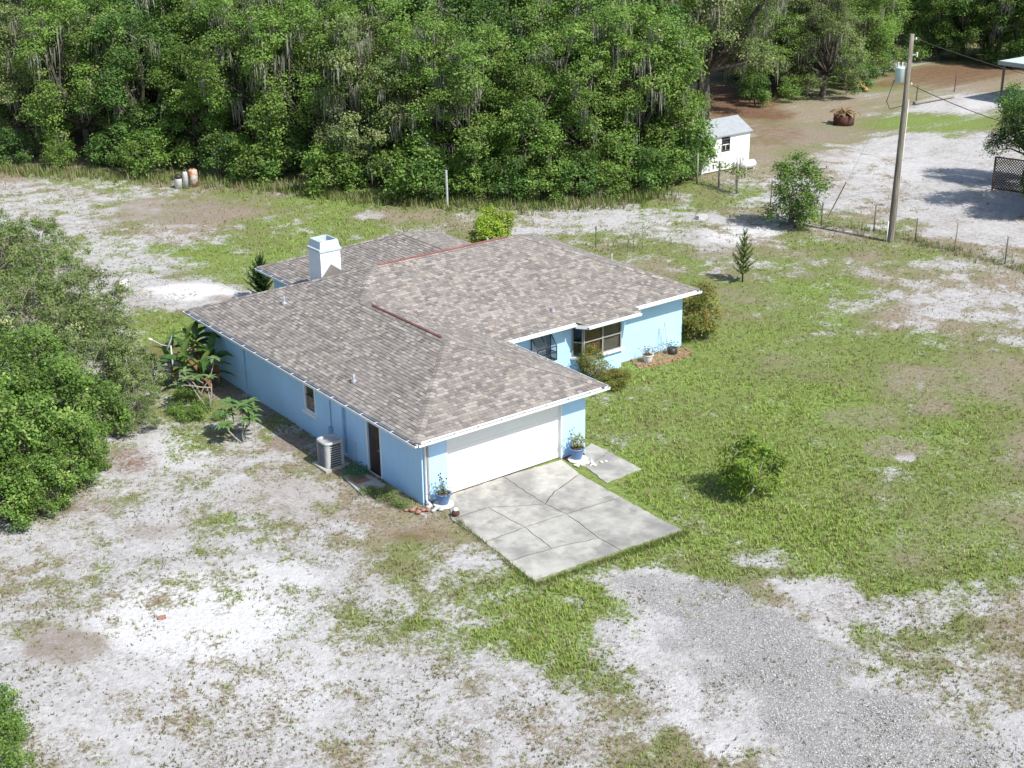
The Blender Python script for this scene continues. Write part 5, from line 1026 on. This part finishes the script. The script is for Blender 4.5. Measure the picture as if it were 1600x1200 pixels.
cut = MB().lathe([(.03, 0), (.06, .03), (.03, .07), (.06, .11), (.03, .15), (.06, .19), (.03, .24)], 10, tuple(LP(9.6)+side*.35)).build('fuse_cutout', M['stone_w'], t, True); MB().tube([LP(9.7), LP(9.72)+side*.35], .03, 6).build('cutout_arm', M['galv'], t)
for z in (10.45, 8.2): MB().lathe([(.03, 0), (.055, .03), (.03, .06), (.055, .09), (.02, .13)], 10, tuple(LP(z)+side*.22)).build('insulator', M['stone_w'], t, True); MB().tube([LP(z+.05), LP(z+.05)+side*.24], .02, 6).build('insulator_pin', M['galv'], t)
for off, h, rr_ in ((lft*.22-away*.05, 1.1, .03), (side*.18-away*.05, 7.5, .012)): MB().tube([off+[0, 0, -.2], off*.95+LP(h)], rr_, 7).build('slim_tube', M['white'], t, True)  # short one is a PVC conduit; long white tube imitates the pole's sunlit edge
def wire(z0, px, py, dep, sag, r=.016):
    a = LP(z0)+side*.24; b = CAM+ray(px, py)*dep-pb; pts = [a+(b-a)*u-np.array([0, 0, sag*4*u*(1-u)]) for u in np.linspace(0, 1, 14)]; MB().tube(pts, r, 5).build('wire', M['black'], t, True)
wire(10.5, 1760, 148, 92, .35); wire(8.2, 1760, 225, 92, .7, .022)
gp = np.array(at(1291, 344)); gt = pb+LP(9.4); tg = thing('guy_wire', 'guy wire with yellow guard anchored beside the green bush', 'guy wire', tuple(gp)); MB().tube([(0, 0, -.1), tuple((gt-gp)*.98)], .008, 5).build('wire', M['galv'], tg); MB().tube([(gt-gp)*.02, (gt-gp)*.26], .03, 6).build('guard', M['plank'], tg)
# ------------------------------------------------------------------ lattice screen and carport
a, b = np.array(at(1550, 296)), np.array(at(1604, 304)); b = a+(b-a)*4.0; lat = thing('lattice_screen', 'dark brown lattice screen below the dense tree', 'lattice', tuple(a)); d = b-a; L = np.linalg.norm(d); d /= L; Hh = 1.95
M['lattice'] = simple('lattice_wood', (.10, .062, .045), .85, .3, 6)
for u in np.arange(0, L+.1, 1.9): MB().tube([d*u+[0, 0, -.3], d*u+[0, 0, Hh+.05]], .06, 6).build('post', M['lattice'], lat)
for z in (.05, Hh): MB().obox(np.array([0, 0, z])-np.array([d[1], -d[0], 0])*.03, d*L, np.array([d[1], -d[0], 0])*.06, (0, 0, .07)).build('rail', M['lattice'], lat)
nn = np.array([d[1], -d[0], 0]); lm = MB()
for s_, off in ((1, .012), (-1, -.012)):
    u = -Hh
    while u < L:
        u0, z0, u1, z1 = u, .1, u+Hh-.1, Hh
        if s_ < 0: u0, u1 = u1, u0
        for (A_, Z_, B_, Y_) in ((u0, z0, u1, z1),):
            lo, hi = min(A_, B_), max(A_, B_)
            if hi > .05 and lo < L:
                def cl(q): return min(max(q, 0), L)
                f0, f1 = (cl(A_)-A_)/(B_-A_), (cl(B_)-A_)/(B_-A_); za, zb = Z_+(Y_-Z_)*f0, Z_+(Y_-Z_)*f1
                pA, pB = d*cl(A_)+[0, 0, za], d*cl(B_)+[0, 0, zb]; e = pB-pA
                if np.linalg.norm(e) > .05: up_ = unit(np.cross(e, nn))*.05; lm.obox(pA+nn*off, e, up_, nn*.01)
        u += .17
tag(lm.build('lattice_strips', M['lattice'], lat), None, kind='stuff')
cpb = np.array(at(1563, 158)); ch_ = Hfor(cpb, 97); t = thing('carport', 'open carport with pale teal metal roof', 'carport', tuple(cpb))
for x, y in ((0, 0), (0, -7), (6, 0), (6, -7)): MB().box(x-.07, y-.07, -.2, x+.07, y+.07, ch_).build('post', M['bronze'], t)
MB().obox((-.25, .4, ch_), (6.6, 0, 0), (0, -8.0, 0), (0, 0, .08)).build('roof', M['teal'], t)
MB().box(-.3, -7.65, ch_-.22, -.251, .42, ch_+.1).build('roof_fascia', M['shedroof'], t)

# ------------------------------------------------------------------ grass, weeds, gravel (nobody could count them)
gr_ = np.random.default_rng(123)
def scatter(n, pxr, pyr):
    px_ = gr_.uniform(*pxr, n); py_ = gr_.uniform(*pyr, n); d = _f+np.outer((px_-800)/FPX, _r)-np.outer((py_-600)/FPX, _u); P = CAM+d*((0-CAM[2])/d[:, 2])[:, None]; return P, px_, py_
DRV = [tuple(G(*p)[:2]) for p in ((700,772),(877,714),(906,690),(930,688),(1008,733),(962,757),(1072,829),(838,912),(700,800))]
def inside(poly, X, Y):
    r = np.zeros(len(X), bool); n = len(poly)
    for i in range(n):
        (x0, y0), (x1, y1) = poly[i], poly[(i+1) % n]
        c = ((y0 > Y) != (y1 > Y)) & (X < (x1-x0)*(Y-y0)/((y1-y0) if y1 != y0 else 1e-9)+x0); r ^= c
    return r
def keep_off(P):
    X, Y = P[:, 0], P[:, 1]
    hs = ((X > -.02) & (X < Wd+.02) & (Y > -.02) & (Y < Ln)) | ((X > 0) & (X < 17.1) & (Y > 5.8) & (Y < 16.1)) | ((X > 5.0) & (X < 13.8) & (Y > 15) & (Y < 19.7)) | ((X > 11) & (X < 13.45) & (Y > 5.38) & (Y < 6))
    return ~(hs | inside(DRV, X, Y))
def tufts(name, label, P, hgt, blades, width, colr, spread=.6):
    n = len(P); N_ = n*blades; base = np.repeat(P, blades, 0)+gr_.normal(size=(N_, 3))*np.array([.025, .025, 0])*(np.repeat(hgt, blades)[:, None]/.1)
    a = gr_.random(N_)*6.283; tilt = spread*(.4+gr_.random(N_)); h = np.repeat(hgt, blades)*(.6+.7*gr_.random(N_))
    dr = np.stack([np.cos(a)*tilt, np.sin(a)*tilt, np.ones(N_)], 1); tip = base+dr*h[:, None]/np.sqrt(1+tilt**2)[:, None]; w = np.stack([-np.sin(a), np.cos(a), 0*a], 1)*(width*h)[:, None]
    base[:, 2] = -.03
    V = np.stack([base-w, base+w, tip], 1).reshape(-1, 3); F = np.arange(3*N_).reshape(N_, 3); c = np.repeat(colr, blades, 0)*(.75+.5*gr_.random((N_, 1)))
    return tag(part(name, np_mesh(name, V, F, M['grass'], c)), label, None, kind='stuff')
def pick(n, pxr, pyr, fun):
    P, a, b = scatter(n, pxr, pyr); c_ = paint(P[:, 0], P[:, 1]); c_['cl'] = sstep(.44, .60, fbm(P[:, 0], P[:, 1], 1.7, 4, 9)); ok = keep_off(P) & (gr_.random(n) < fun(c_)); return P[ok], {k: v[ok] for k, v in c_.items()}
GREEN = np.array([.215, .25, .085]); LUSH = np.array([.26, .345, .08]); STRAW = np.array([.30, .255, .15]); WEED = np.array([.11, .135, .055])
def gcol(c_):
    n = len(c_['s']); l = np.clip(c_['l']+(gr_.random(n)-.5)*.35, 0, 1)[:, None]; base = GREEN*(1-l)+LUSH*l; st = (gr_.random((n, 1)) > .42+.46*l); return np.where(st, STRAW*.85, base)
fl1 = lambda c_: np.clip(1.25-1.75*np.clip(c_['s'], 0, 1), 0, 1)*np.clip(.30+.9*c_['l'], 0, 1)*np.clip(1-1.3*c_['b'], .15, 1)*np.clip(1-1.6*c_['r'], .05, 1)*(1-.8*np.clip(c_['g'], 0, 1))
P, c_ = pick(150000, (-30, 1640), (400, 1230), fl1); tufts('lawn_grass', 'short patchy grass of the lawns round the house', P, .05+.06*gr_.random(len(P))+.05*np.clip(c_['l'], 0, 1), 4, .13, gcol(c_), 1.0)
P, c_ = pick(45000, (-30, 1640), (262, 400), fl1); tufts('back_grass', 'short dry grass behind the house before the wood', P, .08+.08*gr_.random(len(P)), 3, .16, gcol(c_), .9)
P, c_ = pick(90000, (-30, 1640), (400, 1230), lambda c_: np.clip(c_['s'], 0, 1)*(.05+.5*c_['cl'])*np.clip(1.25-c_['w'], .12, 1)*np.clip(1.2-c_['g'], .45, 1))
tufts('sand_weeds', 'sparse small weeds and dry runners on the white sand', P, .03+.045*gr_.random(len(P)), 4, .22, np.where(gr_.random((len(P), 1)) < .55, WEED, STRAW*.55), 1.5)
def strip(pts, n, wid, h0, h1, name, label, c1, blades=5):
    W_ = [np.array(G(*p)) for p in pts]; seg = gr_.integers(len(W_)-1, size=n); u = gr_.random(n)[:, None]; A_ = np.array(W_)[seg]; B_ = np.array(W_)[seg+1]
    P = A_+(B_-A_)*u+gr_.normal(size=(n, 3))*np.array([wid, wid, 0]); P[:, 2] = 0; P = P[keep_off(P)]; n = len(P); tufts(name, label, P, h0+(h1-h0)*gr_.random(n), blades, .07, np.where(gr_.random((n, 1)) < .72, np.array(c1), STRAW*.8), .5)
strip([(x, y+6) for x, y in EDGE], 2600, .8, .2, .55, 'tall_grass', 'taller rank grass along the foot of the wood', (.15, .20, .055))
strip(FP[2:], 520, .4, .08, .28, 'fence_grass', 'rank grass growing under the wire fence', (.13, .19, .05))
strip([(716, 812), (770, 850), (838, 914), (970, 866), (1070, 834), (1000, 792), (955, 760)], 3600, .10, .05, .14, 'edge_grass', 'grass creeping over the driveway edges', (.13, .21, .045))
# loose stones of the drive
P, a_, b_2 = scatter(60000, (930, 1640), (880, 1230)); c_ = paint(P[:, 0], P[:, 1]); ok = (gr_.random(len(P)) < np.clip(c_['g']*1.1-.15, 0, .8)) & keep_off(P); P = P[ok][:16000]; n = len(P)
r_ = .012+.022*gr_.random(n)**2; T = np.array([[1, 0, 0], [-.5, .87, 0], [-.5, -.87, 0], [.1, .05, .8]]); an = gr_.random(n)*6.28; ca, sa = np.cos(an), np.sin(an)
Vx = T[None, :, 0]*ca[:, None]-T[None, :, 1]*sa[:, None]; Vy = T[None, :, 0]*sa[:, None]+T[None, :, 1]*ca[:, None]; V = np.stack([Vx*r_[:, None]+P[:, :1], Vy*r_[:, None]+P[:, 1:2], T[None, :, 2]*r_[:, None]-.012+0*Vx], -1).reshape(-1, 3)
F = (np.arange(n)[:, None, None]*4+np.array([[0, 1, 3], [1, 2, 3], [2, 0, 3]])[None]).reshape(-1, 3); M['gravel'] = leaf_mat('gravel_stone', trans=0.0)
tag(part('gravel', np_mesh('gravel', V, F, M['gravel'], np.repeat(.2+.34*gr_.random((n, 1)), 3, 0)*np.ones((1, 3)))), 'loose grey gravel of the drive', kind='stuff')
